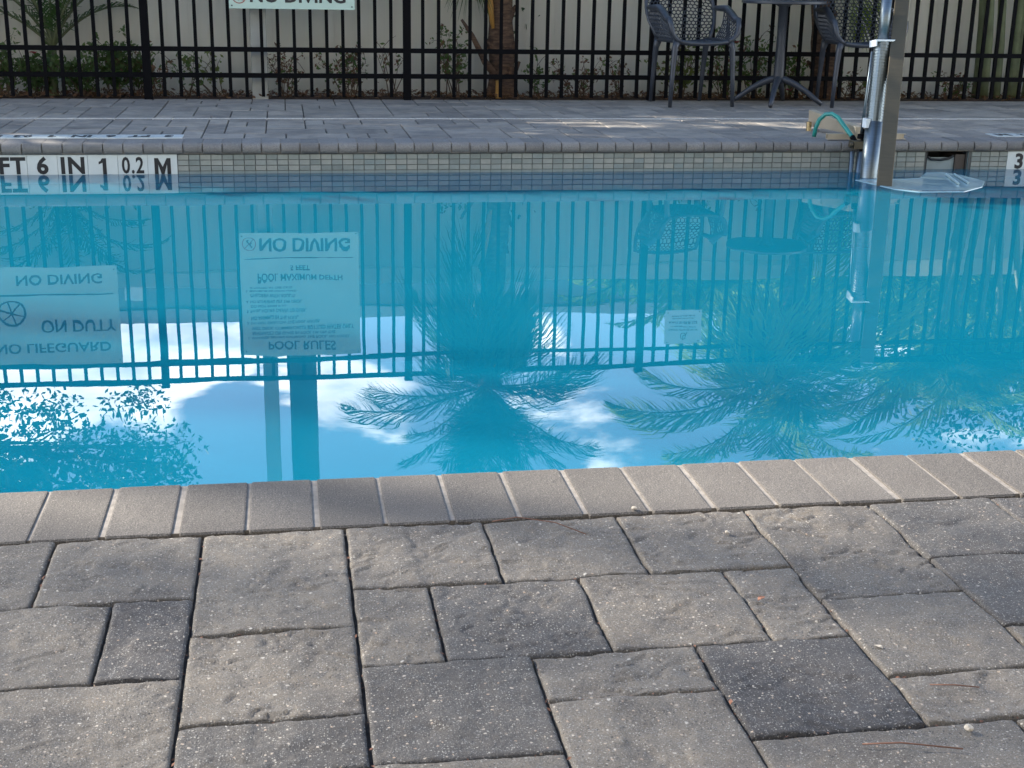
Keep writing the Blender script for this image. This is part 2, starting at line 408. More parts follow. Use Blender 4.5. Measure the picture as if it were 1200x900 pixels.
x = MARK_L - nmark*.1524 - TP/2
while x > PX0:
    for r_ in range(6):
        z = TZ - RH*(r_+.5); stuff.box((x-TW/2, PY1-.0085, z-.0134), (x+TW/2, PY1-.0035, z+.0134))
    x -= TP
tag(stuff.build('tile_rows', M_TILE, pool), kind='stuff')
def block_glyph(ch, hgt, y, cx, cz, mat, parent, flat=None):
    """heavy M and 1 cut as blocks"""
    st = hgt*.24; mb = MB()
    def poly(P):
        a = [Vector((cx+p[0]*hgt, y-.0007, cz+p[1]*hgt)) for p in P]; b_ = [v+Vector((0, .0014, 0)) for v in a]; n_ = len(P)
        mb.add(a+b_, [tuple(range(n_)), tuple(range(n_, 2*n_))[::-1]]+[(k, n_+k, n_+(k+1) % n_, (k+1) % n_) for k in range(n_)])
    if ch == 'M':
        poly([(-.50,-.5),(-.27,-.5),(-.27,.5),(-.50,.5)]); poly([(.27,-.5),(.50,-.5),(.50,.5),(.27,.5)])
        poly([(-.268,.5),(-.268,.10),(-.09,-.5),(0,-.5),(0,-.05)]); poly([(.268,.5),(0,-.048),(.001,-.5),(.09,-.5),(.268,.10)])
    else:
        poly([(-.02,-.5),(.21,-.5),(.21,.5),(-.02,.5)]); poly([(-.25,.12),(-.022,.22),(-.022,.5),(-.06,.47),(-.14,.33),(-.25,.29)])
    me = mb.mesh('lettering', mat)
    if flat: me.transform(flat)
    return place('lettering', me, parent)
# depth markers on the wall
def marker(x0, words, parent):
    for k, wd in enumerate(words):
        xc = x0 + .1524*(k+.5)
        t = MB().box((xc-.0755, PY1-.011, -.2125), (xc+.0755, PY1-.0035, -.0615)).build('depth_marker_tile', M_WTILE, parent, bevel=.0012)
        if wd in ('M', '1'): block_glyph(wd, .084, PY1-.0118, xc, -.1225, M_BLACK, t)
        elif wd:
            sx, bold = {'0.2': (.72, .0028), 'M': (.95, .0035)}.get(wd, (1.0, .0042))
            text_mesh('lettering', wd, .118, FRONT(xc, PY1-.0113, -.1225), M_BLACK, t, sx, bold, .0007, spacing=1.12)
marker(MARK_L-7*.1524, ['3', 'FT', '6', 'IN', '1', '0.2', 'M'][:7], pool)
E0 = [MARK_L-7*.1524]
marker(MARK_R, ['3', 'FT', '6', 'IN', '1', '0.2', 'M'], pool)
# skimmer
sk = tag(empty('pool_skimmer', (SK0+.132, PY1+.02, -.2)), 'dark rectangular skimmer mouth in the tiled pool wall right of the lift', 'skimmer')
sk.location = (0, 0, 0)
b = MB(); b.box((SK0+.001, PY1+.20, -.33), (SK1-.001, PY1+.215, -.063)); b.box((SK0+.001, PY1+.002, -.33), (SK0+.012, PY1+.2, -.063))
b.box((SK1-.012, PY1+.002, -.33), (SK1-.001, PY1+.2, -.063)); b.build('throat', M_DARK, sk)
b = MB(); b.box((SK0+.013, PY1+.02, -.30), (SK0+.19, PY1+.03, -.098)); b.build('weir_door', simple('weir_grey', (.22, .27, .28), .5), sk, bevel=.003)
b = MB(); b.tube([(SK0+.02, PY1+.012, -.094), (SK0+.04, PY1+.012, -.108), (SK0+.10, PY1+.012, -.112), (SK0+.15, PY1+.012, -.104), (SK0+.18, PY1+.012, -.088)], .008, 6)
b.build('weir_float', M_DARK, sk)
b = MB(); b.box((SK1-.075, PY1+.01, -.30), (SK1-.013, PY1+.19, -.080)); b.build('side_block', simple('brown_plastic', (.05, .038, .03), .6), sk)

# ------------------------------------------------------------------ decks
GX0, GM, GY0, GN = .075, .11390, 2.0585, .11670
near = tag(MB().box((PX0-.25, -3.2, -.115), (PX1+.25, GY0+.004, -.012)).build('near_pool_deck', M_JOINT), 'near paved pool deck of large grey concrete pavers', kind='structure')
near_list = [(-6,0,2,2,0),(-4,0,2,2,1),(-2,0,2,3,2),(-6,2,3,2,0),(-3,2,1,2,3),(-5,4,3,2,0),(-2,3,2,2,0),(-2,5,2,1,4),
 (0,0,2,2,0),(2,0,2,2,1),(4,0,2,2,1),(0,2,1,2,1),(1,2,2,2,4),(3,2,2,2,0),(0,4,2,2,4),(2,4,2,1,1),(2,5,2,2,1),(0,6,2,2,0),
 (6,0,2,3,0),(8,0,2,2,4),(10,0,2,3,3),(5,2,1,2,1),(6,3,2,2,0),(8,2,2,2,4),(8,4,2,2,0),(4,4,2,2,3),(6,5,2,1,1),(4,6,3,2,0),(10,3,3,2,0),
 (-2,6,2,2,0),(-8,0,2,3,0)]
TONES = [(.150, .134, .113), (.165, .147, .123), (.182, .162, .134), (.074, .069, .066), (.104, .096, .087)]
def near_paver(i, j, wd, ht, tone, seed):
    r = random.Random(seed*13+5)
    gap = .0024
    x0, x1 = GX0+i*GM+gap, GX0+(i+wd)*GM-gap
    y1, y0 = GY0-j*GN-gap, GY0-(j+ht)*GN+gap
    wx, wy = (x1-x0)/2, (y1-y0)/2; cx, cy = (x0+x1)/2, (y0+y1)/2
    nx, ny = max(10, int(wx*2/.0042)), max(10, int(wy*2/.0042))
    off = Vector((seed*3.7, seed*1.3, 0))
    # stamped slate relief: a few random ridge steps over soft undulation
    steps = [(r.uniform(0, 6.28), r.uniform(-.5, .5)*min(wx, wy), r.uniform(.002, .0048), r.uniform(.3, 1)) for _ in range(3)]
    vs = []; fs = []; a0 = r.uniform(-.5, .5); ca0, sa0 = math.cos(a0), math.sin(a0); th0 = r.choice((.0016, .0034, .0052))
    tilt = (r.uniform(-.004, .004), r.uniform(-.004, .004)); dz = r.uniform(-.0012, .0012)
    for b_ in range(ny+1):
        for a_ in range(nx+1):
            u = -1+2*a_/nx; v = -1+2*b_/ny
            px, py = u*wx, v*wy
            P = Vector((px, py, 0))
            # wavy edges
            if abs(u) > .8: px += .0016*noise.noise(Vector((py*25, u*3, seed)))*1.2
            if abs(v) > .8: py += .0016*noise.noise(Vector((px*25, v*3, seed+9)))*1.2
            z = .0036*noise.fractal(P*9+off, 1, 2, 4) + .0008*noise.fractal(P*60+off, 1, 2, 3)
            # stamped slate terraces: shallow broken ledges
            q0 = Vector((P.x*ca0+P.y*sa0, (-P.x*sa0+P.y*ca0)*1.9, 0))
            f_ = 2.4*noise.fractal(q0*7.5+off*1.7, 1, 2.1, 3)+.5+.05*noise.noise(P*90)
            fr_ = f_-math.floor(f_); tm_ = min(1, max(0, (noise.noise(P*13+off*3)+.18)*4))
            z += tm_*th0*(min(1, max(0, (fr_-.86)/.14))-fr_*.9)
            for ang, d, hgt, ext in steps:
                q = px*math.cos(ang)+py*math.sin(ang) - d + .012*noise.fractal(P*22+off*2+Vector((ang, 0, 0)), 1, 2, 4)
                al = -px*math.sin(ang)+py*math.cos(ang)
                m_ = max(0, 1-abs((al+.04*ext)/(.095*ext))**3) if ext < .95 else 1
                z += hgt*m_*(1/(1+math.exp(-q/.0018)) - 1/(1+math.exp(-q/.03)))
            ed = min(wx-abs(px), wy-abs(py))
            rr = .0034
            if ed < rr: z -= rr*.8*(1-math.sqrt(max(0, 1-(1-max(ed, 0)/rr)**2)))
            z += px*tilt[0]+py*tilt[1]+dz
            vs.append((px, py, z))
    for b_ in range(ny):
        for a_ in range(nx):
            k = b_*(nx+1)+a_; fs.append((k, k+1, k+nx+2, k+nx+1))
    n0 = len(vs)
    ring = [a_ for a_ in range(nx+1)] + [b_*(nx+1)+nx for b_ in range(1, ny+1)] + [ny*(nx+1)+a_ for a_ in range(nx-1, -1, -1)] + [b_*(nx+1) for b_ in range(ny-1, 0, -1)]
    for k in ring: vs.append((vs[k][0], vs[k][1], -.05))
    for q in range(len(ring)):
        q2 = (q+1) % len(ring); fs.append((ring[q], n0+q, n0+q2, ring[q2]))
    mb = MB(); mb.v = vs; mb.f = fs
    o = mb.build('paver', M_PAV, near, (cx, cy, 0), smooth=True)
    t = TONES[tone]; k = r.uniform(.78, .90); o.color = (t[0]*k, t[1]*k, t[2]*k, 1)
    return o
for k, p in enumerate(near_list): near_paver(*p, seed=k+1)

def ashlar(i0, i1, j0, j1, taken, r):
    occ = set(taken); out = []
    for j in range(j0, j1):
        for i in range(i0, i1):
            if (i, j) in occ: continue
            opts = [(2,2),(2,3),(2,2),(3,2),(2,2),(2,1),(1,2),(3,2)]; r.shuffle(opts)
            for wd, ht in opts+[(1,1)]:
                cells = [(i+a, j+b) for a in range(wd) for b in range(ht)]
                if all(c not in occ and c[0] < i1 and c[1] < j1 for c in cells):
                    # avoid leaving single cells
                    occ.update(cells); out.append((i, j, wd, ht)); break
    return out
def bev_slab(wd, ht, e=.004, z0=-.05, dz=0):
    a, b_ = wd/2, ht/2
    vs = [(-a,-b_,z0),(a,-b_,z0),(a,b_,z0),(-a,b_,z0),(-a,-b_,-e),(a,-b_,-e),(a,b_,-e),(-a,b_,-e),(-a+e,-b_+e,0),(a-e,-b_+e,0),(a-e,b_-e,0),(-a+e,b_-e,0)]
    fs = [(0,1,5,4),(1,2,6,5),(2,3,7,6),(3,0,4,7),(4,5,9,8),(5,6,10,9),(6,7,11,10),(7,4,8,11),(8,9,10,11)]
    return [(x_, y_, z_+dz) for x_, y_, z_ in vs], fs
jl = MB(); r = random.Random(77)
for k in range(420):
    i, j, wd, ht, t_ = near_list[r.randrange(len(near_list))]
    x0, x1, y1, y0 = GX0+i*GM, GX0+(i+wd)*GM, GY0-j*GN, GY0-(j+ht)*GN
    if r.random() < .5: px, py = r.uniform(x0, x1), r.choice((y0, y1))+r.gauss(0, .0015)
    else: px, py = r.choice((x0, x1))+r.gauss(0, .0015), r.uniform(y0, y1)
    if py > GY0-.002: continue
    a = r.uniform(0, 6.28); s_ = r.uniform(.0012, .0042); c = Vector((px, py, r.uniform(-.009, -.001)))
    dx = Vector((math.cos(a), math.sin(a), r.uniform(-.5, .5)))*s_; dy = Vector((-math.sin(a), math.cos(a), r.uniform(-.5, .5)))*s_*.5
    jl.add([c-dx, c-dy, c+dx, c+dy], [(0,1,2,3)])
tag(jl.build('joint_litter', simple('red_brown_crumbs', (.16, .075, .045), .9, var=.5, scale=200)), 'red brown leaf crumbs caught in the near paver joints', 'leaf litter', kind='stuff')
# rest of the near deck, out of the picture
taken = {(i+a, j+b_) for i, j, wd, ht, t in near_list for a in range(wd) for b_ in range(ht)}
mb = MB()
for i, j, wd, ht in ashlar(-22, 40, 0, 24, taken, random.Random(3)):
    vs, fs = bev_slab(wd*GM-.007, ht*GN-.007); cx = GX0+(i+wd/2)*GM; cy = GY0-(j+ht/2)*GN
    mb.add([(a+cx, b_+cy, c) for a, b_, c in vs], fs)
o = mb.build('outer_pavers', M_PAV, near); o.color = (*TONES[0], 1); tag(o, kind='stuff')

FY0, FY1 = 7.525, 9.90
far = tag(MB().box((PX0-.25, FY0-.16, -.058), (PX1+.25, FY1, -.012)).build('far_pool_deck', M_JOINT), 'far paved pool deck of grey concrete pavers between coping and black fence', kind='structure')
rows = int(round((FY1-FY0)/.1167))
FN = (FY1-FY0)/rows
shapes = {}
ftones = [(.310, .288, .252), (.338, .315, .274), (.28, .262, .232), (.365, .336, .288), (.25, .235, .21), (.322, .300, .262)]
fst = MB(); cnt = 0
DR = int((8.55-FY0)/FN)             # row boundary where the drain lies
def far_fill(j0, j1, seed):
    global cnt
    r = random.Random(seed)
    for i, j, wd, ht in ashlar(-40, 70, j0, j1, {(i, j) for j in range(j0, j1) for i in ()}, r):
        cx = i*GM+wd*GM/2; cy = FY0+(j+ht/2)*FN
        vis = -.28*cy+.25 < cx+wd*GM and cx < .605*cy+.15 and cx > -.30*cy+.35
        if vis and cnt < 300:
            key = (wd, ht)
            if key not in shapes:
                m_ = MB(); m_.add(*bev_slab(wd*GM-.006, ht*FN-.006)); shapes[key] = m_.mesh('paver', M_PAVF)
            o = place('paver', shapes[key], far, (cx, cy, r.uniform(-.0015, .0015))); cnt += 1
            t = r.choice(ftones); k = r.uniform(.9, 1.1); o.color = (t[0]*k, t[1]*k, t[2]*k, 1)
        else:
            vs, fs = bev_slab(wd*GM-.006, ht*FN-.006); fst.add([(a+cx, b_+cy, c) for a, b_, c in vs], fs)
far_fill(0, rows, 21)
o = fst.build('outer_pavers', M_PAVF, far); o.color = (*ftones[0], 1); tag(o, kind='stuff')
# slot drain
dr = MB(); y = 8.55
dr.box((-5, y-.016, -.01), (8, y-.011, .0035)); dr.box((-5, y+.011, -.01), (8, y+.016, .0035))
k = -5.
while k < 8: dr.box((k, y-.011, -.008), (k+.012, y+.011, .003)); k += .024
tag(dr.build('deck_drain', M_GRATE), 'thin white slotted drain strip running along the far deck', 'drain')

# ------------------------------------------------------------------ coping
def bull(yb, yf, ln, z1=0., th=.058, rad=.029, n=6):
    """profile in YZ from back (yb) to rounded nose (yf); brick ln wide in X"""
    s_ = 1 if yf > yb else -1
    pts = [(yb, z1-th), (yb, z1-.003), (yb+s_*.003, z1)]
    for k in range(n+1):
        a = math.pi/2*(1-2*k/n)
        pts.append((yf-s_*rad+s_*rad*math.cos(a), (z1-rad if a >= 0 else z1-th+rad)+rad*math.sin(a)))
    m = len(pts); e = .0025
    cy = (yb+yf)/2; cz = z1-th/2
    def sh(p, k): return (cy+(p[0]-cy)*k, cz+(p[1]-cz)*k)
    vs = []
    for xx, k in ((-ln/2, 1-.0022/(abs(yf-yb)*.5)), (-ln/2+e, 1), (ln/2-e, 1), (ln/2, 1-.0022/(abs(yf-yb)*.5))):
        vs += [(xx, *sh(p, k)) for p in pts]
    fs = []
    for q in range(3):
        for i in range(m):
            i2 = (i+1) % m; fs.append((q*m+i, q*m+i2, (q+1)*m+i2, (q+1)*m+i))
    fs += [tuple(range(m)), tuple(3*m+i for i in range(m))[::-1]]
    mb = MB(); mb.add(vs, fs); return mb
def fixn(me):
    bm = bmesh.new(); bm.from_mesh(me); bmesh.ops.recalc_face_normals(bm, faces=bm.faces); bm.to_mesh(me); bm.free()
cop = tag(MB().box((PX0-.2, 2.075, -.06), (PX1+.2, 2.288, -.0030)).build('near_coping', M_MORTAR), 'near pool edge coping of brown grey concrete bricks with pale mortar', kind='structure')
CPX = .11340
bm_ = bull(2.066, 2.296, CPX-.0100, rad=.012).mesh('brick', M_COP); fixn(bm_)
bst = MB()
for k in range(-60, 92):
    x = .0855 + k*CPX
    if -7 < k < 17:
        o = place('brick', bm_, cop, (x+rnd.uniform(-.0015,.0015), rnd.uniform(-.0015, .0015), rnd.uniform(-.0004, .0004)))
        o.rotation_euler = (0, 0, rnd.uniform(-.0006, .0006)); t = rnd.uniform(.86, 1.12); o.color = (.126*t, .114*t, .101*t, 1)
    elif PX0 < x < PX1:
        q = bull(2.066, 2.296, CPX-.010, rad=.012); bst.add([(a+x, b_, c) for a, b_, c in q.v], q.f)
me = bst.mesh('outer_bricks', M_COP); fixn(me); o = place('outer_bricks', me, cop); o.color = (.275, .242, .212, 1); tag(o, kind='stuff')
fcop = tag(MB().box((PX0-.2, 7.318, -.0565), (PX1+.2, 7.522, -.0025)).build('far_coping', M_MORTAR), 'far pool edge coping of dark grey bullnose bricks', kind='structure')
FCX = .1016
bm_ = bull(7.521, 7.300, FCX-.006, n=8).mesh('brick', M_COP); fixn(bm_)
bst = MB()
for k in range(-70, 107):
    x = .02 + k*FCX
    if -2.1 < x < 4.75:
        o = place('brick', bm_, fcop, (x, rnd.uniform(-.002, .002), rnd.uniform(-.0012, .0012)))
        t = rnd.uniform(.85, 1.12); o.color = (.20*t, .194*t, .184*t, 1)
    elif PX0 < x < PX1:
        q = bull(7.521, 7.300, FCX-.006); bst.add([(a+x, b_, c) for a, b_, c in q.v], q.f)
me = bst.mesh('outer_bricks', M_COP); fixn(me); o = place('outer_bricks', me, fcop); o.color = (.19, .188, .188, 1); tag(o, kind='stuff')
# white depth markers let into the far deck, read from the deck side
def deck_marker(xr, words):
    for k, wd in enumerate(words):
        xc = xr - .1524*(k+.5)
        t = MB().box((xc-.0755, 7.5265, -.02), (xc+.0755, 7.675, .004)).build('depth_marker_tile', M_WTILE, far, bevel=.001)
        if wd in ('M', '1'): block_glyph(wd, .088, 0, 0, 0, M_BLACK, t, Matrix.Translation((xc, 7.601, .0046)) @ Matrix.Rotation(math.pi, 4, 'Z') @ Matrix.Rotation(R(-90), 4, 'X')); continue
        text_mesh('lettering', wd, .125, Matrix.Translation((xc, 7.601, .0046)) @ Matrix.Rotation(math.pi, 4, 'Z'), M_BLACK, t, .85 if len(wd) < 3 else .62, .005, .0005)
deck_marker(-.555, ['3', 'FT', '6', 'IN', '1', '0.2', 'M'])
deck_marker(4.19+7*.1524, ['3', 'FT', '6', 'IN', '1', '0.2', 'M'])

# ------------------------------------------------------------------ planting bed
bed = MB(); nx, ny = 220, 10
for j in range(ny+1):
    for i in range(nx+1):
        x = -6+16*i/nx; y = 9.905+.55*j/ny
        bed.v.append((x, y, -.015+.028*math.sin(math.pi*min(1, j/ny*1.6))*.6+.02*noise.noise(Vector((x*6, y*6, 0)))))
for j in range(ny):
    for i in range(nx):
        k = j*(nx+1)+i; bed.f.append((k, k+1, k+nx+2, k+nx+1))
tag(bed.build('planting_bed', M_MULCH, smooth=True), 'brown mulch bed between black fence and white fence', kind='structure')
lt = MB(); r = random.Random(5)
for k in range(4200):
    x = r.uniform(-2.6, 6.4); y = 9.905+.42*r.random(); s_ = r.uniform(.008, .024)
    a = r.uniform(0, 6.28); t1, t2 = r.uniform(-.8, .8), r.uniform(-.8, .8)
    dx = Vector((math.cos(a), math.sin(a), t1))*s_; dy = Vector((-math.sin(a), math.cos(a), t2))*s_*.45
    c = Vector((x, y, .008+.03*r.random()))
    lt.add([c-dx, c-dy, c+dx, c+dy], [(0,1,2,3)])
tag(lt.build('leaf_litter', M_DRYLEAF), 'dry brown fallen leaves scattered over the mulch bed', 'leaf litter', kind='stuff')

# ------------------------------------------------------------------ black metal fence
FY = 9.87
fence = tag(empty('metal_fence', (0, FY, 0)), 'black metal picket fence running behind the far pool deck', 'fence')
fence.location = (0, 0, 0)
RAILZ = (.167, .345, 1.590, 1.722)
posts = [-.942+1.8125*k for k in range(-3, 6)]
pm = MB().box((-.027, -.027, 0), (.027, .027, 1.77)).box((-.031, -.031, 1.77), (.031, .031, 1.782)).mesh('post', M_BMETAL)
pk = MB().box((-.0115, -.0115, .02), (.0115, .0115, 1.71)).mesh('picket', M_BMETAL)
for p in posts:
    place('post', pm, fence, (p, FY, -.01))
    if p == posts[-1]: break
    gate_gap = abs(p-4.495) < .3
    for k in range(1, 16):
        if k == 16: continue
        place('picket', pk, fence, (p+1.8125*k/16, FY, 0))
    for z in RAILZ:
        MB().box((p+.0275, FY-.0165, z-.016), (p+1.8125-.0275, FY+.0165, z+.016)).build('rail', M_BMETAL, fence)

# ------------------------------------------------------------------ white vinyl fence
VY = 10.42
vf = tag(empty('vinyl_fence', (0, VY, 0)), 'white vinyl privacy fence of upright boards behind the planting', 'fence'); vf.location = (0, 0, 0)
vm = MB()
for (a, b_) in ((-.0745, -.004), (.004, .0745)):
    vm.box((a, -.011, -.03), (b_, .011, 1.02))
vm.box((-.0755, -.0085, -.03), (.0755, .0085, 1.02)); vmm = vm.mesh('board', M_VINYL)
for k in range(-44, 74):
    place('board', vmm, vf, (k*.1515, VY, 0))
for k in range(-3, 5):
    x0 = k*2.42
    MB().box((x0, VY-.024, 1.028), (x0+2.416, VY+.024, 1.150)).build('top_rail', M_VINYL, vf, bevel=.004)

# ------------------------------------------------------------------ signs
def sign_board(name, x0, x1, z0, z1, y, label, cat='sign', th=.004, mat=None):
    o = empty(name, (0, 0, 0)); tag(o, label, cat)
    MB().box((x0, y-th, z0), (x1, y, z1)).build('panel', mat or M_SIGN, o, bevel=.0012)
    bl = MB()
    for a in (x0+.02, x1-.02):
        for c in (z0+.02, z1-.02): bl.tube([(a, y-th-.003, c), (a, y-th, c)], .005, 8)
    bl.build('bolt', M_BMETAL, o)
    return o
SY = FY-.028
def ring(cx, cz, y, r0, r1, n=36):
    mb = MB(); vs = []; fs = []
    for yy in (y, y-.0015):
        for rr in (r0, r1):
            vs += [(cx+rr*math.cos(2*math.pi*k/n), yy, cz+rr*math.sin(2*math.pi*k/n)) for k in range(n)]
    for k in range(n):
        k2 = (k+1) % n
        fs += [(2*n+k, 2*n+k2, 3*n+k2, 3*n+k), (n+k, n+k2, 3*n+k2, 3*n+k)]
    mb.add(vs, fs); return mb
def bar2(mb, ax, az, bx, bz, y, wd):
    d = Vector((bx-ax, 0, bz-az)).normalized(); n_ = Vector((-d.z, 0, d.x))*wd/2
    P = [Vector((ax, y, az))-n_, Vector((bx, y, bz))-n_, Vector((bx, y, bz))+n_, Vector((ax, y, az))+n_]
    Q = [p+Vector((0, -.0015, 0)) for p in P]
    mb.add(P+Q, [(4,5,6,7),(0,1,5,4),(1,2,6,5),(2,3,7,6),(3,0,4,7)]); return mb
M_ICON = simple('icon_red', (.30, .08, .06), .5)
T = SY-.0048
s1 = sign_board('pool_rules_sign', -.363, .503, .622, 1.545, SY, 'pale green pool rules sign on the fence beside the tall dark pole')
text_mesh('lettering', 'POOL RULES', .088, FRONT(.07, T, 1.478), M_BLACK, s1, 1, .0018)
small = ['1. SHOWER BEFORE ENTERING THE POOL. NO FOOD,', '    BEVERAGES OR GLASS IN POOL OR ON THE', '    WET DECK. COMMERCIALLY BOTTLED WATER ONLY.',
         '2. DO NOT SWALLOW THE POOL WATER.', '    NO ANIMALS IN THE POOL.', '3. POOL HOURS: DAWN TO DUSK.', '    DO NOT SWIM IF ILL.', '4. NO RUNNING ON THE DECK.', '    CHILDREN WITH ADULTS.', '5. MAXIMUM BATHING LOAD', '    IS POSTED AT THE GATE.']
zz = 1.405
for q, ln in enumerate(small):
    text_mesh('lettering', ln, .031 if q < 3 else .028, FRONT(-.33, T, zz), M_BLACK, s1, 1, .0004, align='LEFT'); zz -= .036 if q % 2 else .041
text_mesh('lettering', 'POOL MAXIMUM DEPTH', .058, FRONT(.07, T, .955), M_BLACK, s1, .98, .0012)
text_mesh('lettering', '5 FEET', .050, FRONT(.07, T, .890), M_BLACK, s1, 1, .001)
bar2(MB(), -.33, .805, .46, .805, T, .006).build('rule_line', M_BLACK, s1)
text_mesh('lettering', 'NO DIVING', .120, FRONT(.11, T, .705), M_BLACK, s1, 1.06, .0035)
def diver_icon(cx, cz, rr, parent, mat_ring):
    ring(cx, cz, T, rr*.88, rr).build('icon', mat_ring, parent)
    ic = MB(); bar2(ic, cx-rr*.35, cz-rr*.45, cx+rr*.25, cz+rr*.3, T, rr*.2); bar2(ic, cx+rr*.1, cz+rr*.1, cx+rr*.4, cz-rr*.2, T, rr*.14)
    bar2(ic, cx-rr*.3, cz-rr*.3, cx-rr*.05, cz-rr*.55, T, rr*.12); bar2(ic, cx+rr*.3, cz+rr*.35, cx+rr*.38, cz+rr*.5, T, rr*.2)
    ic.build('icon', M_BLACK, parent)
    sl = MB(); bar2(sl, cx-rr*.64, cz+rr*.64, cx+rr*.64, cz-rr*.64, T-.0016, rr*.1); sl.build('icon', mat_ring, parent)
diver_icon(-.292, .705, .050, s1, M_ICON)
s2 = sign_board('lifeguard_sign', -2.19, -1.235, .84, 1.565, SY, 'pale green no lifeguard on duty sign, leftmost of the fence signs')
text_mesh('lettering', 'NO LIFEGUARD', .118, FRONT(-1.715, T, 1.445), M_BLACK, s2, .98, .002)
text_mesh('lettering', 'ON DUTY', .118, FRONT(-1.53, T, 1.285), M_BLACK, s2, .98, .002)
ring(-1.985, 1.19, T, .085, .100).build('icon', M_BLACK, s2)
ic = MB()
for a in (15, 75, 135, 195, 255, 315): bar2(ic, -1.985, 1.19, -1.985+.09*math.cos(R(a)), 1.19+.09*math.sin(R(a)), T, .010)
ring(-1.985, 1.19, T, 0, .022, 16); ic.build('icon', M_BLACK, s2)
bar2(MB(), -2.15, 1.045, -1.27, 1.045, T, .010).build('rule_line', M_BLACK, s2)
text_mesh('lettering', 'NO DIVING', .118, FRONT(-1.64, T, .935), M_BLACK, s2, .98, .002)
s3 = sign_board('lift_sign', 2.872, 3.166, 1.266, 1.534, SY, 'small pale pool lift notice on the fence above the left chair', mat=simple('pale_blue_sign', (.62, .70, .72), .45, var=.04))
ring(3.02, 1.475, T, .018, .023, 20).build('icon', M_BLACK, s3)
ic = MB(); bar2(ic, 3.02, 1.50, 3.02, 1.47, T, .006); bar2(ic, 3.02, 1.47, 3.04, 1.47, T, .006); bar2(ic, 3.04, 1.47, 3.052, 1.45, T, .006); ic.build('icon', M_BLACK, s3)
for q, ln in enumerate(['THIS POOL LIFT IS FOR THE USE', 'OF PERSONS WITH LIMITED', 'MOBILITY. DO NOT SIT, CLIMB', 'OR HANG ON THE LIFT.', 'MAXIMUM LOAD 300 LBS']):
    text_mesh('lettering', ln, .0165, FRONT(3.02, T, 1.425-q*.026), M_BLACK, s3, 1, .0002)
# tall post the rules sign stands against, and the pole behind the white fence
p = tag(empty('sign_post', (-.172, 10.0, 0)), 'square weathered white post behind the pool rules sign', 'post')
MB().box((-.056, -.056, -.05), (.056, .056, 3.6)).build('shaft', M_POST, p, bevel=.004)
MB().box((-.066, -.066, 3.6), (.066, .066, 3.62)).add([(-.066,-.066,3.621),(.066,-.066,3.621),(.066,.066,3.621),(-.066,.066,3.621),(0,0,3.66)], [(0,1,4),(1,2,4),(2,3,4),(3,0,4)]).build('cap', M_POST, p)
p = tag(empty('utility_pole', (.085, 12, 0)), 'tall thick dark pole standing behind the white fence by the rules sign', 'pole')
MB().tube([(0,0,-.1), (0,0,4), (0,0,9)], [.128, .124, .105], 20).build('shaft', M_POLE, p, smooth=True)
MB().box((-1.1, -.06, 8.3), (1.1, .06, 8.42)).build('crossarm', M_POLE, p)

# ------------------------------------------------------------------ chairs and table
def hexes(fn, nu, nv):
    """hexagon lattice over the unit square mapped by fn(u,v)"""
    vs = {}; V = []; F = []
    def vid(a, b_):
        k = (round(a*1000), round(b_*1000))
        if k not in vs: vs[k] = len(V); V.append(fn(a, b_))
        return vs[k]
    hw = 1/nu; hh = 1/nv
    for j in range(nv):
        for i in range(nu + (0 if j % 2 else 1)):
            cx = i*hw + (hw/2 if j % 2 else 0); cy = (j+.5)*hh
            pts = [(cx, cy+hh*.667), (cx+hw/2, cy+hh*.333), (cx+hw/2, cy-hh*.333), (cx, cy-hh*.667), (cx-hw/2, cy-hh*.333), (cx-hw/2, cy+hh*.333)]
            pts = [(min(1, max(0, a)), min(1, max(0, b_))) for a, b_ in pts]
            ids = []
            for a, b_ in pts:
                q = vid(a, b_)
                if q not in ids: ids.append(q)
            if len(ids) > 2: F.append(tuple(ids))
    return V, F
def seat_pt(u, v):          # u across, v front to back; local frame: -Y is the front
    x = (u-.5)*2
    hw = .185 + .012*v
    y = -.235 + .42*v
    z = .452 - .034*(1-x*x)*(.45+.55*math.sin(math.pi*min(1, v*1.1)))
    return (x*hw, y, z)
def back_pt(u, v):
    x = (u-.5)*2
    hw = .197 + .075*math.sin(min(1.57, v*2.6)) - .02*v*v
    y = .185 + .10*v + .035*(1-(1-v)**2) - .06*abs(x)**2.4*(1-.35*v)
    z = .436 + .40*v - .035*x*x*v + .016*abs(x)**3*(1-v)
    return (x*hw, y, z)
def side_pt(s_, u, v):      # u front to back, v from the seat edge up to the armrest
    lo = Vector((s_*(.185+.012*u), -.235+.42*u, .452))
    h = .12+.10*min(1, u*2.2)
    hi = Vector((s_*(.262-.01*u*u), -.215+.40*u, .452+h))
    p = lo.lerp(hi, v); p.x += s_*.022*math.sin(math.pi*v)
    return tuple(p)
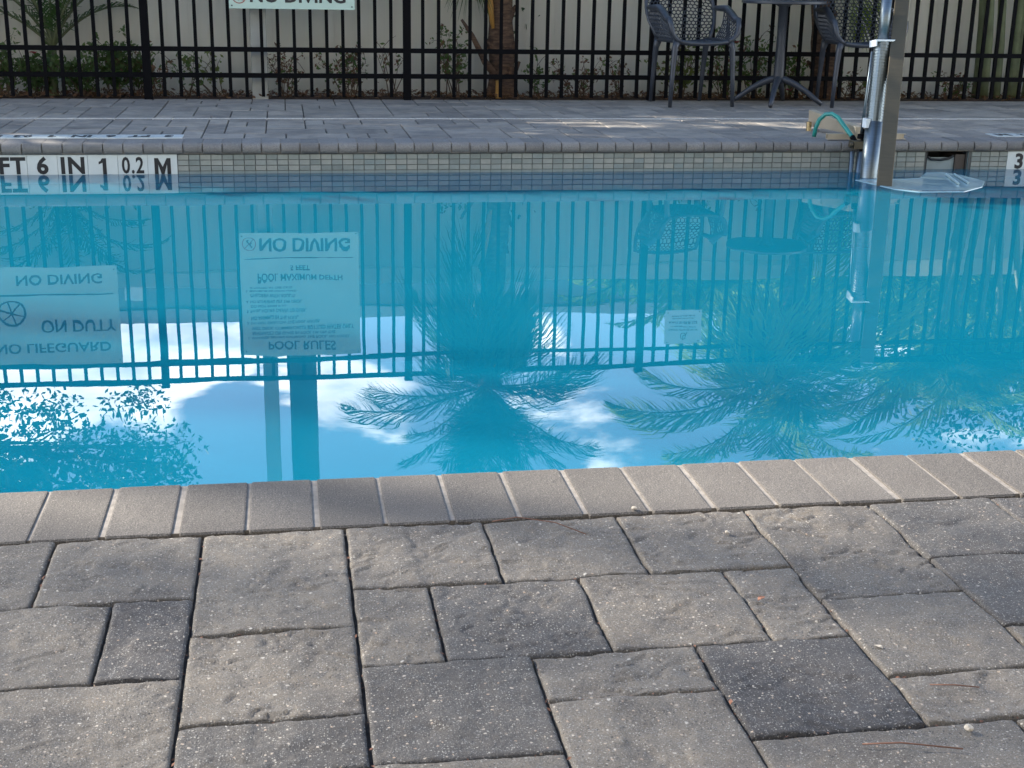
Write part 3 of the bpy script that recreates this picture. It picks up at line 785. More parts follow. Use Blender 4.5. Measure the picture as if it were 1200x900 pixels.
def make_chair():
    root = empty('garden_armchair', (0, 0, 0))
    for nm, fn, nu, nv in (('seat', seat_pt, 13, 15), ('backrest', back_pt, 16, 17),
                           ('side_panel', lambda u, v: side_pt(-1, u, v), 14, 8), ('side_panel', lambda u, v: side_pt(1, u*.62, v), 9, 8)):
        V, F = hexes(fn, nu, nv); mb = MB(); mb.add(V, F)
        o = mb.build(nm, M_RESIN, root)
        wf = o.modifiers.new('lattice', 'WIREFRAME'); wf.thickness = .0095; wf.use_replace = True; wf.use_even_offset = False; wf.use_boundary = True
    rim = MB()
    rim.tube([back_pt(0, v) for v in [q/8 for q in range(9)]] + [back_pt(u, 1) for u in [.06+.88*q/9 for q in range(10)]] + [back_pt(1, v) for v in [1-q/8 for q in range(9)]], .013, 8)
    rim.tube([seat_pt(0, v) for v in [1-q/7 for q in range(8)]] + [seat_pt(u, 0) for u in [.06+.88*q/9 for q in range(10)]] + [seat_pt(1, v) for v in [q/7 for q in range(8)]], .015, 8)
    rim.build('rim', M_RESIN, root, smooth=True)
    for s_ in (-1, 1):
        arm = MB()
        arm.tube([(s_*.262, .20, .672)] + [side_pt(s_, u, 1) for u in (.9, .7, .5, .3, .12)] + [(s_*.262, -.205, .60), (s_*.256, -.228, .555), (s_*.245, -.236, .505), (s_*.212, -.238, .468), (s_*.185, -.236, .452)],
                 [.014, .019, .023, .025, .025, .024, .022, .020, .018, .016, .015], 10)
        arm.build('armrest', M_RESIN, root, smooth=True)
        MB().tube([(s_*.20, -.218, .462), (s_*.218, -.225, .41), (s_*.232, -.231, .2), (s_*.240, -.236, .002)], [.030, .022, .0165, .0135], 10).build('leg', M_RESIN, root, smooth=True)
        MB().tube([(s_*.192, .155, .450), (s_*.196, .180, .39), (s_*.196, .212, .2), (s_*.196, .238, .002)], [.030, .022, .0165, .0135], 10).build('leg', M_RESIN, root, smooth=True)
    return root
def copy_tree(o, parent=None):
    c = o.copy(); COL.objects.link(c); c.parent = parent
    for ch in list(o.children): copy_tree(ch, c)
    return c
ch = make_chair(); ch.location = (2.885, 9.585, 0); ch.rotation_euler = (0, 0, R(7))
tag(ch, 'charcoal perforated resin armchair left of the cafe table', 'chair', 'resin armchairs by the fence')
c2 = copy_tree(ch); c2.location = (4.125, 9.53, 0); c2.rotation_euler = (0, 0, R(-3)); c2['label'] = 'charcoal perforated resin armchair right of the table behind the pool lift'
tb = tag(empty('cafe_table', (3.565, 9.60, 0)), 'round dark pedestal table between the two armchairs', 'table')
MB().lathe([(.292, .712), (.302, .716), (.302, .732), (.296, .737)], n=48).build('table_top', M_RESIN, tb, smooth=False)
MB().tube([(0, 0, .15), (0, 0, .20), (0, 0, .45), (0, 0, .69), (0, 0, .712)], [.040, .038, .033, .034, .07], 16).build('pedestal', M_RESIN, tb, smooth=True)
for a in (152, 242, 332, 62):
    ca, sa = math.cos(R(a)), math.sin(R(a))
    MB().tube([(r_*ca, r_*sa, z_) for r_, z_ in ((.0, .185), (.05, .178), (.12, .150), (.20, .105), (.27, .052), (.325, .012))], [.026, .026, .024, .021, .019, .016], 10).build('leg', M_RESIN, tb, smooth=True)

# ------------------------------------------------------------------ pool lift
lift = tag(empty('pool_lift', (3.3, 7.35, 0)), 'stainless steel pool access lift rising from the far edge with green hose', 'pool lift'); lift.location = (0, 0, 0)
def lerp(a, b_, t): return Vector(a).lerp(Vector(b_), t)
A, B = (3.135, 6.735, -.20), (3.425, 7.36, .86)
MB().tube([lerp(A, B, -.55), A, lerp(A, B, .5), B, lerp(A, B, 1.12)], .056, 4, sq=True).build('mast', M_STEELW, lift, bevel=.004)
ca = [(3.16, 7.00, -.55), (3.185, 7.05, -.18), (3.26, 7.20, .56)]
MB().tube([ca[0], ca[1], lerp(ca[1], ca[2], .42)], .048, 20).build('cylinder_barrel', M_STEEL, lift, smooth=True)
cb = MB(); cb.tube([lerp(ca[1], ca[2], .42), ca[2]], .043, 20)
for k in range(26):
    p_ = lerp(ca[1], ca[2], .44+.55*k/26); cb.tube([p_, lerp(ca[1], ca[2], .44+.55*k/26+.010)], .047, 20)
cb.build('cylinder_sleeve', M_STEEL, lift, smooth=False)
MB().tube([ca[2], lerp(ca[1], ca[2], 1.35)], .029, 16).build('piston_rod', M_STEEL, lift, smooth=True)
tz = Matrix.Translation(Vector(ca[2])) @ Matrix.Rotation(R(-8), 4, 'X')
MB().box((-.055, -.048, -.004), (.055, .045, .006), tz).box((-.060, -.048, -.03), (-.052, .04, .006), tz).build('top_bracket', M_WPLASTIC, lift, bevel=.002)
p_ = lerp(ca[1], ca[2], .42); MB().box((p_.x-.062, p_.y-.03, p_.z-.03), (p_.x-.035, p_.y+.02, p_.z+.02)).build('clamp', M_WPLASTIC, lift, bevel=.002)
MB().tube([(3.215, 7.27, .03), (3.25, 7.3, .50)], .0085, 8).build('control_rod', M_STEEL, lift, smooth=True)
MB().tube([(3.213, 7.268, .02), (3.217, 7.272, .045)], .020, 12).build('control_knob', M_BMETAL, lift)
MB().box((3.165, 7.235, -.035), (3.245, 7.315, .010)).tube([(3.16, 7.25, -.012), (3.14, 7.25, -.010)], .016, 8).build('valve_block', M_STEELW, lift, bevel=.003)
MB().box((3.225, 7.230, -.06), (3.262, 7.30, .075)).build('upright_plate', M_BMETAL, lift, bevel=.002)
MB().tube([(3.17, 7.265, -.05), (3.165, 7.262, -.6)], .0135, 10).build('leg_tube', M_STEEL, lift, smooth=True)
MB().tube([(3.215, 7.255, -.05), (3.21, 7.25, -.6)], .022, 12).build('leg_tube', M_STEEL, lift, smooth=True)
ln_ = MB(); 
for z_, th in ((-.014, .006), (.018, .003)): pass
ln_.box((3.055, 7.362, .006), (3.53, 7.392, .010)); ln_.box((3.055, 7.362, .034), (3.53, 7.392, .038)); ln_.box((3.055, 7.388, .010), (3.53, 7.392, .034)); ln_.box((3.055, 7.362, .010), (3.50, 7.366, .034))
ln_.build('base_tube', M_TAN, lift)
# deck arm: a bar lying back over the deck
d0 = Vector((3.21, 7.36, .0)); d1 = Vector((3.185, 7.95, .0)); dn = Vector((-(d1-d0).y, (d1-d0).x, 0)).normalized()
am = MB(); P = []
for q, (p_, z0, z1) in enumerate(((d0+Vector((.03, 0, 0)), .030, .078), (d1, .020, .118))):
    for sg in (-1, 1):
        for zz_ in (z0, z1): P.append((p_.x+sg*.022, p_.y, zz_))
am.add(P, [(0,1,3,2),(4,6,7,5),(0,4,5,1),(2,3,7,6),(1,5,7,3),(0,2,6,4)]); me = am.mesh('deck_arm', M_TAN); fixn(me); place('deck_arm', me, lift, bevel=.003)
MB().tube([(3.135, 7.86, .0), (3.135, 7.86, .055)], .016, 12).build('anchor_bolt', M_BRASS, lift)
hs = []
for k in range(15):
    t = k/14; hs.append((3.055+.125*t, 7.55-.24*t, .002+.150*math.sin(math.pi*(t*.78))**.8 if t > 0 else .002))
hs = [(3.052, 7.56, .0), (3.056, 7.555, .05), (3.068, 7.54, .10), (3.09, 7.51, .133), (3.115, 7.475, .140), (3.14, 7.44, .122), (3.158, 7.41, .090), (3.175, 7.37, .055), (3.188, 7.33, .026), (3.195, 7.31, .008)]
MB().tube(hs, .0125, 10).build('hose', M_HOSE, lift, smooth=True)
MB().tube([(3.188, 7.33, .026), (3.197, 7.305, .002)], .0155, 10).build('hose_clamp', M_BMETAL, lift)
M_RIB = simple('matt_pale_plastic', (.34, .46, .47), .5)
# seat: moulded pan just under the surface
out = [(3.055, 6.94), (3.13, 6.60), (3.22, 6.50), (3.47, 6.50), (3.66, 6.66), (3.78, 6.86), (3.76, 7.08), (3.70, 7.22), (3.60, 7.20), (3.46, 7.00), (3.34, 6.96)]
zs = W+.004
c_ = Vector((sum(p[0] for p in out)/len(out), sum(p[1] for p in out)/len(out), zs))
sv = [(a, b_, zs) for a, b_ in out] + [(c_.x+(a-c_.x)*.82, c_.y+(b_-c_.y)*.82, zs-.0028) for a, b_ in out] + [(a, b_, zs-.03) for a, b_ in out]
n_ = len(out); sf = [tuple(range(n_, 2*n_))]
for k in range(n_):
    k2 = (k+1) % n_; sf += [(k, k2, n_+k2, n_+k), (k, 2*n_+k, 2*n_+k2, k2)]
sf.append(tuple(range(2*n_, 3*n_))[::-1])
sm = MB(); sm.add(sv, sf); me = sm.mesh('seat', simple('wet_pale_plastic', (.30, .44, .46), .06, var=.05)); fixn(me); seat = place('seat', me, lift, bevel=.006)
for q in (0, 1): MB().tube([(3.56+.07*q, 6.74+.03*q, zs+.004), (3.66+.05*q, 7.08, zs+.004)], .007, 8).build('rib', M_RIB, seat)

# ------------------------------------------------------------------ vegetation
def mesh_quads(name, V, mat, n=4):
    V = np.asarray(V, dtype=np.float32).reshape(-1, 3); nf = len(V)//n
    me = bpy.data.meshes.new(name); me.vertices.add(len(V)); me.vertices.foreach_set('co', V.ravel())
    me.loops.add(len(V)); me.loops.foreach_set('vertex_index', np.arange(len(V), dtype=np.int32))
    me.polygons.add(nf); me.polygons.foreach_set('loop_start', np.arange(0, len(V), n, dtype=np.int32)); me.polygons.foreach_set('loop_total', np.full(nf, n, dtype=np.int32))
    me.update(calc_edges=True); me.materials.append(mat); return me
def leaf_cloud(cent, rad, count, size, rs, aspect=.45, sq=.7):
    """count leaves, scattered in ellipsoidal clumps; cent (k,3) rad (k,)"""
    rs = np.random.RandomState(rs); k = len(cent); idx = rs.randint(0, k, count)
    d = rs.normal(size=(count, 3)); d /= np.linalg.norm(d, axis=1)[:, None]
    rr = rs.random_sample(count)**.45
    P = cent[idx] + d*rr[:, None]*rad[idx][:, None]*np.array([1, 1, sq])
    a = rs.normal(size=(count, 3)); a /= np.linalg.norm(a, axis=1)[:, None]
    b_ = rs.normal(size=(count, 3)); b_ -= (a*b_).sum(1)[:, None]*a; b_ /= np.linalg.norm(b_, axis=1)[:, None]
    s_ = size*rs.uniform(.6, 1.3, count)[:, None]
    return np.stack([P-a*s_, P-b_*s_*aspect, P+a*s_, P+b_*s_*aspect], 1)
HOLES = [(-.9, 8.45, .40, .06), (-.25, 8.62, .25, .04), (.35, 8.32, .4, .05), (.95, 8.08, .45, .06), (1.5, 7.72, .5, .05), (2.9, 8.40, 1.5, .42), (3.6, 8.05, .6, .12), (4.9, 8.35, .75, .20), (5.3, 8.62, .4, .05),
         (2.9, 4.35, .9, .14), (1.9, 4.25, 1.0, .05)]
def sunlit(Pw, seed):       # gaps cut in the leaves: which leaves stay (sun patches reach the deck through the gaps)
    rs = np.random.RandomState(seed+900); k = Pw[:, 2]/S.z; gx = Pw[:, 0]-S.x*k; gy = Pw[:, 1]-S.y*k; keep = np.ones(len(Pw), bool)
    keep &= ~((gy > 2.0) & (gy < 6.75-.5*(gx > 3.0)) & (gx > -3) & (gx < 7)) | (rs.random_sample(len(Pw)) < .05)       # leaves cut away so the sun reaches the whole pool
    for cx, cy, rx, ry in HOLES:
        d = ((gx-cx)+(gy-cy)*-.25)**2/rx**2+((gy-cy)+(gx-cx)*.42*(ry < .11))**2/ry**2
        keep &= (d > 1) | (rs.random_sample(len(Pw)) < .06)
    return keep
def broad_tree(name, x, y, trunk_h, crown_c, crown_r, clumps, leaves, lsize, seed, label, mat=None, flat=.7, clump_r=.6, group=None, trad=.16, keep=None):
    r = random.Random(seed); root = tag(empty(name, (x, y, -.1)), label, 'tree', group)
    cents = []
    while len(cents) < clumps:
        d = Vector((r.gauss(0, 1), r.gauss(0, 1), r.gauss(0, 1))).normalized()*(r.random()**.4)
        c = Vector(crown_c)+Vector((d.x*crown_r[0], d.y*crown_r[1], d.z*crown_r[2]))
        if keep and not keep(x+c.x, y+c.y, c.z-.1): continue
        cents.append(c)
    tb_ = MB(); top = Vector((r.uniform(-.2, .2), r.uniform(-.2, .2), trunk_h))
    tb_.tube([(0, 0, 0), (r.uniform(-.08, .08), 0, trunk_h*.5), tuple(top)], [trad*1.25, trad, trad*.8], 12); tb_.build('trunk', M_BARK, root, smooth=True)
    for c in cents[:max(6, clumps//2)]:
        mid = top.lerp(c, .5)+Vector((r.uniform(-.25, .25), r.uniform(-.25, .25), r.uniform(0, .3)))
        br = MB(); br.tube([top-Vector((0, 0, .1)), mid, c], [trad*.42, trad*.22, .012], 6)
        for _ in range(5):
            e = c+Vector((r.uniform(-1, 1), r.uniform(-1, 1), r.uniform(-.6, .6)))*clump_r*.9
            br.tube([mid.lerp(c, r.uniform(.4, 1)), e], [.012, .004], 4)
        br.build('limb', M_BARK, root, smooth=True)
    ca_ = np.array([list(c) for c in cents]); ra = np.array([clump_r*r.uniform(.7, 1.25) for _ in cents])
    q_ = leaf_cloud(ca_, ra, leaves, lsize, seed, sq=flat); q_ = q_[sunlit(q_.mean(1)+np.array([x, y, -.1]), seed)]
    place('crown', mesh_quads('crown', q_, mat or M_OAK), root)
    return root
def frond_quads(r, az, el, length, droop, npair=34, leaf=.30, lw=.012, fold=.35, base=.12, ldroop=.5, wild=.1, thick=.012):
    """returns (rachis MB, leaflets list) for a pinnate palm frond from the origin"""
    h = Vector((math.cos(az), math.sin(az), 0)); side = Vector((-math.sin(az), math.cos(az), 0))
    pts = []; p = Vector((0, 0, 0)); e = el; n = 14
    for k in range(n+1):
        pts.append(p.copy()); d = h*math.cos(e)+Vector((0, 0, math.sin(e))); p = p+d*length/n; e -= droop/n*(.5+1.0*k/n)
    mb = MB(); mb.tube(pts, [thick*(1-.85*k/n) for k in range(n+1)], 5)
    Q = []
    for k in range(npair):
        t = base+(1-base)*(k+.5)/npair; f = t*n; i = min(n-1, int(f)); P = pts[i].lerp(pts[i+1], f-i)
        d = (pts[i+1]-pts[i]).normalized(); up = side.cross(d)*-1
        if up.z < 0: up = -up
        ll = leaf*(math.sin(math.pi*min(1, t*.9+.12))**.6)*(1 if t < .8 else 1-.5*(t-.8)/.2)
        for s_ in (-1, 1):
            dd = (side*s_*(.9-.45*t) + d*(.55+.5*t) + up*fold + Vector((r.uniform(-wild, wild), r.uniform(-wild, wild), r.uniform(-wild, wild)-.5*wild))).normalized()
            wv = d.cross(dd).cross(dd).normalized()*lw
            L_ = ll*r.uniform(.85, 1.1); m1 = P+dd*L_*.5+Vector((0, 0, -ldroop*L_*.10)); m2 = P+dd*L_*.90+Vector((0, 0, -ldroop*L_*.62))
            Q += [P-wv*.4, m1-wv, m1+wv, P+wv*.4]; Q += [m1-wv, m2-wv*.12, m2+wv*.12, m1+wv]
    return mb, Q
def palm(name, x, y, base_off, fronds, seed, label, mat, length=1.2, trunk=(.10, 1.9), rough=True, leaf=.30, group='palms in the planting bed', lw=.010, front=1.):
    r = random.Random(seed); root = tag(empty(name, (x, y, 0)), label, 'palm tree', group)
    top = Vector((base_off[0], base_off[1], trunk[1])); n = 18; pts = []; rad = []
    for k in range(n+1):
        t = k/n; pts.append(Vector((top.x*t**1.3, top.y*t**1.3, top.z*t))); rad.append(trunk[0]*(1.15-.35*t+(.06*math.sin(k*2.1) if rough else 0)+(.35 if k == 0 else 0)))
    o = MB().tube(pts, rad, 16).build('trunk', M_TRUNK if rough else M_GTRUNK, root, smooth=True)
    if rough:
        for k in range(26):
            t = r.uniform(.02, .98); a = r.uniform(0, 6.28); q = pts[int(t*n)]; c, s_ = math.cos(a), math.sin(a); R0 = trunk[0]*.9
            mb = MB(); l_ = r.uniform(.05, .16)
            mb.tube([q+Vector((c*R0*.8, s_*R0*.8, 0)), q+Vector((c*(R0+.02), s_*(R0+.02), l_*.6)), q+Vector((c*(R0+.05), s_*(R0+.05), l_))], [.028, .022, .010], 5)
            mb.build('old_frond_base', M_TRUNK, root)
    for f in fronds:
        az, el, dr_ = R(f[0]), R(f[1]), R(f[2]); ln = length*(f[3] if len(f) > 3 else 1)
        if math.sin(az) < -.25: ln *= front
        if math.sin(az) > .25 and f[1] < 12: ln *= .35
        rb, Q = frond_quads(r, az, el, ln, dr_, npair=int(46*max(.7, ln)), leaf=leaf, lw=lw, wild=.14)
        me = mesh_quads('frond', [list(q) for q in Q], mat)
        fo = place('frond', me, root, tuple(top)); rb.build('midrib', M_GTRUNK, fo, smooth=True)
    return root
def spread(n, els, dro, seed, skip=()):
    r = random.Random(seed); out = []
    for k in range(n):
        out.append((360*k/n*2.4 % 360 + r.uniform(-12, 12), els[k % len(els)]+r.uniform(-8, 8), dro[k % len(dro)]+r.uniform(-12, 12), r.uniform(.8, 1.1)))
    return out
# palm in the middle, two more on the right, a young one on the left
palm('palm_tree', 1.605, 10.13, (-.10, -.05), spread(64, (76, 52, -58, 24, -70, -36, 64, -62, 6), (28, 42, 20, 52, 10, 34, 36, 15, 50), 4), 11, 'shaggy trunked palm behind the fence at the middle of the photo', M_PALM, 1.12, (.088, 1.90), leaf=.56, lw=.0055, front=.70)
palm('palm_tree', 4.13, 10.13, (-.22, -.05), spread(40, (62, 40, 14, -18, -55, -4), (55, 68, 70, 50, 25, 66), 8), 12, 'brown trunked palm with drooping yellow green fronds behind the right armchair', M_ARECA, 1.55, (.085, 1.9), leaf=.60, lw=.0075, front=.45)
palm('palm_tree', -1.62, 10.13, (.02, 0), [(178, 62, 105, 1.1), (150, 72, 90, 1), (8, 66, 110, 1), (20, 48, 70, .75), (-35, 70, 80, .8), (95, 80, 50, .8), (190, 45, 60, .8), (200, 80, 130, 1.1), (-20, 78, 120, 1.1)], 13,
     'young low palm with short red brown trunk at the left of the bed', M_PALM, .95, (.030, .34), leaf=.24, rough=False, lw=.006)
# areca clump at the far right: several bare stems
def areca(x, y, stems, hgt, seed, label, mat=None, length=1.2):
    r = random.Random(seed); root = tag(empty('areca_palm', (x, y, 0)), label, 'palm tree')
    for k in range(stems):
        bx, by = r.uniform(-.26, .26), r.uniform(-.08, .10); tx = bx*1.9+r.uniform(-.1, .1); th_ = hgt*r.uniform(.75, 1.05)
        pts = [Vector((bx+(tx-bx)*t*t, by, th_*t)) for t in [q/11 for q in range(12)]]
        MB().tube(pts, [.034*(1.1-.4*t)*(1.08 if q % 3 == 0 else 1) for q, t in enumerate([q/11 for q in range(12)])], 10).build('stem', M_GTRUNK, root, smooth=True)
        for q in range(7):
            az = R(360*q/7+r.uniform(-25, 25)+k*31); rb, Q = frond_quads(r, az, R(r.uniform(38, 78)), length*r.uniform(.8, 1.15)*(.5 if math.sin(az) < -.25 and y < 10.4 else 1), R(r.uniform(60, 110)), npair=40, leaf=.42, lw=.010, wild=.12)
            fo = place('frond', mesh_quads('frond', [list(v) for v in Q], mat or M_ARECA), root, tuple(pts[-1])); rb.build('midrib', M_GTRUNK, fo, smooth=True)
    return root
areca(5.62, 10.14, 6, 1.7, 21, 'clump of smooth green palm stems inside the fence at the right edge', length=1.5)
areca(3.5, 11.5, 5, .95, 22, 'sunlit areca clump behind the white fence beyond the table', length=1.3)
areca(5.0, 11.7, 6, 1.2, 23, 'sunlit areca clump behind the white fence beyond the lift', length=1.4)
areca(6.6, 11.6, 6, 1.6, 24, 'areca clump outside the white fence furthest right', length=1.5)
# broad trees: the one seen at the left, unseen shade trees added beside and beyond it, the dense ones on the right
broad_tree('oak_tree', -4.6, 14.6, 3.4, (1.0, -.3, 5.0), (3.2, 1.8, 2.2), 125, 38000, .040, 31, 'leafy oak hanging over the left end of the fence', M_OAK, clump_r=.42, keep=lambda a, b_, c: a < -1.15-.35*abs(c-3.9) and c > 3.25)
broad_tree('shade_veil_tree', -21.3, 15.1, 9.0, (0, 0, 15.6), (4.0, 4.0, 3.3), 70, 9000, .085, 36, 'unseen tall open crowned tree added far left to veil the sun', M_OAK, clump_r=1.5, trad=.35)  # added out of view; its sparse crown softens the sun on the near deck
broad_tree('oak_tree', -7.5, 11.0, 2.6, (1.2, 1.0, 4.6), (4.8, 2.6, 1.9), 110, 60000, .07, 32, 'unseen spreading oak on the left, crown shaped to shade the far deck', M_OAK, clump_r=.8, trad=.24, keep=lambda a, b_, c: c > 2.9 and b_-.848*c > (7.15 if a+1.357*c < 3.3 else 6.35))  # out of view; clumps kept only where they shade far deck and lift
broad_tree('ficus_tree', 9.2, 14.2, 1.6, (-.2, 0, 2.5), (2.7, 1.4, 1.9), 80, 60000, .04, 34, 'dense dark tree behind the white fence at the right', M_DARKLEAF, clump_r=.6, keep=lambda a, b_, c: a > 7.2 and c < 4.0)
broad_tree('ficus_tree', 6.0, 15.0, 1.2, (0, 0, 1.7), (1.7, 1.2, 1.3), 70, 42000, .038, 35, 'dense dark tree behind the white fence beyond the pool lift', M_DARKLEAF, clump_r=.7)
def bush(x, y, r0, h, seed, label, n=5000):
    root = tag(empty('round_shrub', (x, y, -.1)), label, 'shrub'); r = random.Random(seed)
    cents = [(r.uniform(-.5, .5)*r0, r.uniform(-.4, .4)*r0, h*.55+r.uniform(-.2, .15)*h) for _ in range(9)]
    st = MB()
    for c in cents: st.tube([(0, 0, 0), (c[0]*.5, c[1]*.5, c[2]*.5), c], [.018, .012, .004], 5)
    st.build('stem', M_STEM, root)
    place('foliage', mesh_quads('foliage', leaf_cloud(np.array(cents), np.full(9, r0*.62), n, .03, seed, sq=.85), M_DARKLEAF), root)
bush(1.62, 10.86, .50, 1.0, 41, 'round clipped shrub behind the white fence right of the middle palm')
bush(-1.55, 10.84, .42, 1.15, 42, 'round shrub behind the white fence at the left')

# shrubs of the bed
def branchy(x, y, wd, h, stems, leaves, mat, seed, label, flowers=(), dead=0., lsz=.020, name='rose_shrub'):
    r = random.Random(seed); root = tag(empty(name, (x, y, 0)), label, 'shrub'); st = MB(); tips = []
    for k in range(stems):
        a = r.uniform(-1, 1)*wd*.5; hh = h*r.uniform(.55, 1.0); p = Vector((r.uniform(-.05, .05), r.uniform(-.02, .02), 0)); pts = [p.copy()]
        n_ = 5
        for q in range(n_):
            p = p+Vector((a/n_*r.uniform(.4, 1.6), r.uniform(-.025, .025), hh/n_*r.uniform(.7, 1.2))); pts.append(p.copy())
            if q: tips.append(p.copy())
            if q and r.random() < .75:
                e = p+Vector((r.uniform(-.09, .09), r.uniform(-.04, .04), r.uniform(.0, .09))); st.tube([p, p.lerp(e, .5)+Vector((0, 0, .01)), e], [.0022, .0018, .001], 4); tips.append(e)
        st.tube(pts, [.0048*(1-.7*q/n_) for q in range(n_+1)], 5)
    st.build('stem', M_STEM, root)
    if leaves:
        rs = np.random.RandomState(seed); C = np.array([list(t) for t in tips])
        place('foliage', mesh_quads('foliage', leaf_cloud(C, np.full(len(C), .045 if leaves > 150 else .03), leaves, lsz, seed, aspect=.5, sq=1), mat), root)
    if dead: place('dry_foliage', mesh_quads('dry_foliage', leaf_cloud(np.array([list(t) for t in tips]), np.full(len(tips), .03), int(dead), lsz*.8, seed+1, aspect=.5, sq=1), M_DRYLEAF), root)
    for fx, fz, fm in flowers:
        fl = MB(); rr = random.Random(seed+3)
        for q in range(14):
            a = q*2.4; rd = .004+.0012*q; c = Vector((fx+rd*math.cos(a), -.03+rd*math.sin(a), fz+.004*math.sin(q)))
            d = Vector((math.cos(a), math.sin(a), .6))*.011; t_ = Vector((-math.sin(a), math.cos(a), 0))*.009
            fl.add([c-t_, c+t_, c+t_+d, c-t_+d], [(0,1,2,3)])
        fl.build('flower', fm, root)
D = lambda px: -2.052+px*.006322                 # picture column to X on the fence line
branchy(D(18), 10.05, .30, .36, 11, 700, M_ROSE, 50, 'green leafy shrub at the left end of the bed')
branchy(D(52), 10.08, .30, .30, 11, 760, M_ROSE, 51, 'low green shrub with a red rose left of the young palm', [(.0, .30, M_RED)])
branchy(D(100), 10.02, .32, .28, 12, 850, M_ROSE, 52, 'low green shrub right in front of the young palm')
branchy(D(135), 10.06, .34, .37, 14, 1150, M_ROSE, 53, 'fullest green shrub just left of the first fence post', dead=60)
branchy(D(158), 10.12, .22, .38, 8, 500, M_ROSE, 54, 'upright green shrub hidden partly by the first fence post', dead=40)
branchy(D(188), 10.06, .20, .30, 6, 60, M_ROSE, 55, 'thin brown leaved shrub just right of the first fence post', dead=160)
branchy(D(216), 10.08, .22, .33, 5, 70, M_ROSE, 56, 'thin bent stems with a few green leaves before the white post')
branchy(D(252), 10.10, .34, .30, 5, 130, M_YLEAF, 57, 'sprawling stems with yellow green leaves left of the white post')
branchy(D(330), 10.07, .26, .32, 8, 40, M_ROSE, 58, 'mostly dead brown shrub just right of the white post', dead=240)
branchy(D(398), 10.07, .34, .34, 11, 160, M_ROSE, 59, 'brown and green twiggy shrub below the rules sign', dead=330)
branchy(D(448), 10.10, .26, .40, 6, 20, M_ROSE, 60, 'nearly bare thin twigs left of the second fence post', dead=40)
branchy(D(518), 10.06, .34, .52, 9, 300, M_ROSE, 61, 'taller shrub with green leaf tufts right of the second fence post', dead=160)
branchy(D(616), 10.04, .14, .30, 5, 150, M_ROSE, 62, 'small green leaf tuft right of the middle palm trunk')
branchy(D(668), 10.06, .32, .32, 9, 60, M_ROSE, 63, 'dry brown shrub between middle palm and third post', dead=260)
branchy(D(722), 10.10, .26, .36, 6, 30, M_ROSE, 64, 'bare wiry shrub just left of the third fence post', dead=70)
branchy(D(792), 10.06, .28, .40, 9, 420, M_YLEAF, 65, 'green shrub seen between the legs of the left armchair', dead=80)
branchy(D(848), 10.06, .30, .40, 9, 330, M_ROSE, 66, 'shrub with a red rose between left armchair and table', [(.06, .42, M_RED)], dead=160)
branchy(D(886), 10.10, .26, .44, 8, 260, M_ROSE, 67, 'leafy shrub just behind the table pedestal', dead=120)
branchy(D(928), 10.06, .26, .34, 9, 320, M_ROSE, 68, 'low shrub with a pink rose right of the table', [(.0, .07, M_PINK), (.03, .32, M_RED)], dead=90)
branchy(D(1010), 10.08, .26, .26, 6, 40, M_ROSE, 69, 'small dry shrub behind the right armchair legs', dead=120)
branchy(D(1140), 10.08, .26, .16, 6, 60, M_ROSE, 70, 'small dry tuft at the foot of the areca clump', dead=160)
# orange-brown cut frond bases leaning on the middle palm
b = tag(empty('palm_boot', (0, 0, 0)), 'fallen dry frond base leaning on the middle palm trunk', 'frond base')
MB().tube([(1.28, 10.0, .56), (1.36, 10.02, .45), (1.46, 10.03, .26), (1.55, 10.03, .15)], [.010, .018, .026, .030], 8).build('stalk', M_TRUNK, b, smooth=True)
MB().tube([(1.46, 10.035, .88), (1.49, 10.035, .66), (1.515, 10.03, .50)], [.018, .028, .012], 8).build('stalk', M_STAKE, b, smooth=True)
MB().box((1.535, 10.00, .0), (1.575, 10.02, .13)).build('stalk', M_STAKE, b, bevel=.004)

# ------------------------------------------------------------------ buildings
bd = tag(empty('low_building', (2, 20, 0)), 'long low grey building just above the white fence', 'building'); bd.location = (0, 0, 0)
MB().box((-14, 20, -.12), (18, 26, 3.66)).build('wall', M_ROOFING, bd)
MB().box((-14.1, 19.9, 3.66), (18.1, 26.1, 3.80)).build('fascia', M_FASCIA, bd)
for k in range(-4, 6):
    x0 = -2.42+2.9*k; wnd = MB().box((x0, 19.985, 3.0), (x0+.26, 20.005, 3.50)).build('window', M_LIT, bd)
hb = tag(empty('sky_block_building', (0, -7, 0)), 'unseen beige building added behind the camera to block sky light', 'building'); hb.location = (0, 0, 0)  # added out of view to hold back sky light from behind
MB().box((-18, -13, -.12), (20, -5.5, 9.5)).build('wall', M_STUCCO, hb)
MB().box((-18.4, -13.4, 9.5), (20.4, -5.1, 9.8)).build('roof', M_FASCIA, hb)
for fl_ in range(3):
    for k in range(9):
        x0 = -16.5+4*k; z0 = 1+fl_*3
        f_ = MB().box((x0, -5.505, z0), (x0+1.8, -5.46, z0+1.5)).build('window', M_WPLASTIC, hb)
        MB().box((x0+.07, -5.458, z0+.07), (x0+1.73, -5.452, z0+1.43)).build('pane', M_GLASS, f_)

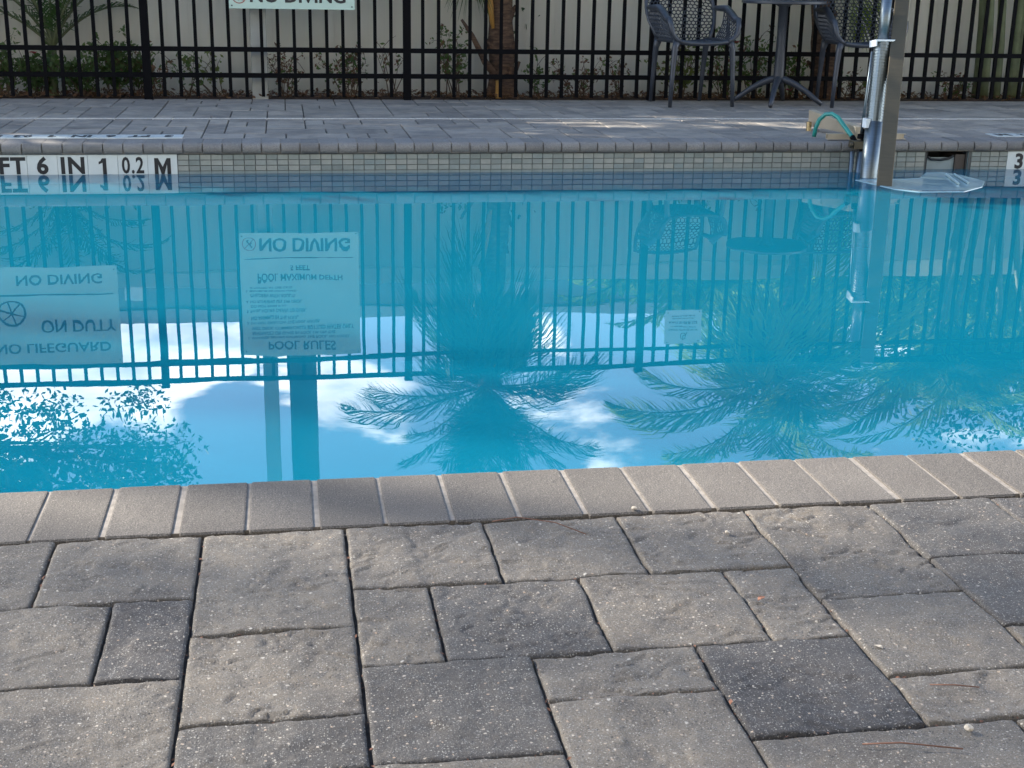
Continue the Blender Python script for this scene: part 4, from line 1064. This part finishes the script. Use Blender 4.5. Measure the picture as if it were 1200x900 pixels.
# ------------------------------------------------------------------ small debris on the near deck
def bit(name, pts, rad, mat, label, cat):
    return tag(MB().tube(pts, rad, 5).build(name, mat, smooth=True), label, cat)
M_NEEDLE = simple('dry_needle', (.16, .07, .04), .6)
bit('pine_needle', [(.318, 2.046, .004), (.36, 2.048, .009), (.42, 2.022, .007), (.462, 1.975, .004)], .0009, M_NEEDLE, 'dry pine needle on the middle paver beside the coping', 'pine needle')
bit('pine_needle', [(.80, 1.44, .004), (.83, 1.432, .006), (.862, 1.427, .003)], .0009, M_NEEDLE, 'short dry needle on the small paver near the right edge', 'pine needle')
bit('pine_needle', [(.655, 1.318, .004), (.70, 1.31, .007), (.77, 1.292, .004)], .001, M_NEEDLE, 'dry needle on the paver at the bottom right corner', 'pine needle')
def flat_leaf(x, y, s_, a, mat, label):
    mb = MB(); c, s2_ = math.cos(a), math.sin(a); pr = [(-1, 0, 0), (-.4, .42, .25), (.3, .36, .3), (1, 0, .05), (.3, -.36, .2), (-.4, -.42, .35)]
    vs = [(x+s_*(p[0]*c-p[1]*s2_), y+s_*(p[0]*s2_+p[1]*c), .003+s_*p[2]) for p in pr]; mb.add(vs+[(v[0], v[1], v[2]-.0006) for v in vs], [(0,1,2,3,4,5), (11,10,9,8,7,6)]+[(k, (k+1) % 6, 6+(k+1) % 6, 6+k) for k in range(6)])
    me = mb.mesh('dead_leaf', mat); fixn(me); return tag(place('dead_leaf', me), label, 'leaf')
M_DL = simple('orange_dead_leaf', (.30, .13, .07), .7, var=.3, scale=120)
M_PB = simple('pale_pebble', (.42, .36, .28), .7, var=.2, scale=200)
flat_leaf(.668, 1.712, .009, .6, M_DL, 'tiny orange dead leaf on the narrow paver right of centre')
flat_leaf(.778, 1.548, .007, 2.2, M_PB, 'tiny pale dead leaf in the joint right of centre')
flat_leaf(.530, 1.435, .006, 1.2, M_DL, 'tiny orange dead leaf in the joint at lower centre')
for x, y, s_, lb in ((.568, 2.075, .0048, 'small pale pebble beside the near coping'), (.695, 1.955, .004, 'small white pebble on the paver right of centre'), (.80, 1.335, .006, 'flat white chip near the bottom right corner')):
    mb = MB(); bm = bmesh.new(); bmesh.ops.create_icosphere(bm, subdivisions=2, radius=s_)
    for v in bm.verts: v.co *= 1+.25*noise.noise(v.co*300+Vector((x*50, 0, 0))); v.co.z *= .6
    me = bpy.data.meshes.new('pebble'); bm.to_mesh(me); bm.free(); me.materials.append(M_PB)
    tag(place('pebble', me, None, (x, y, .004)), lb, 'pebble')
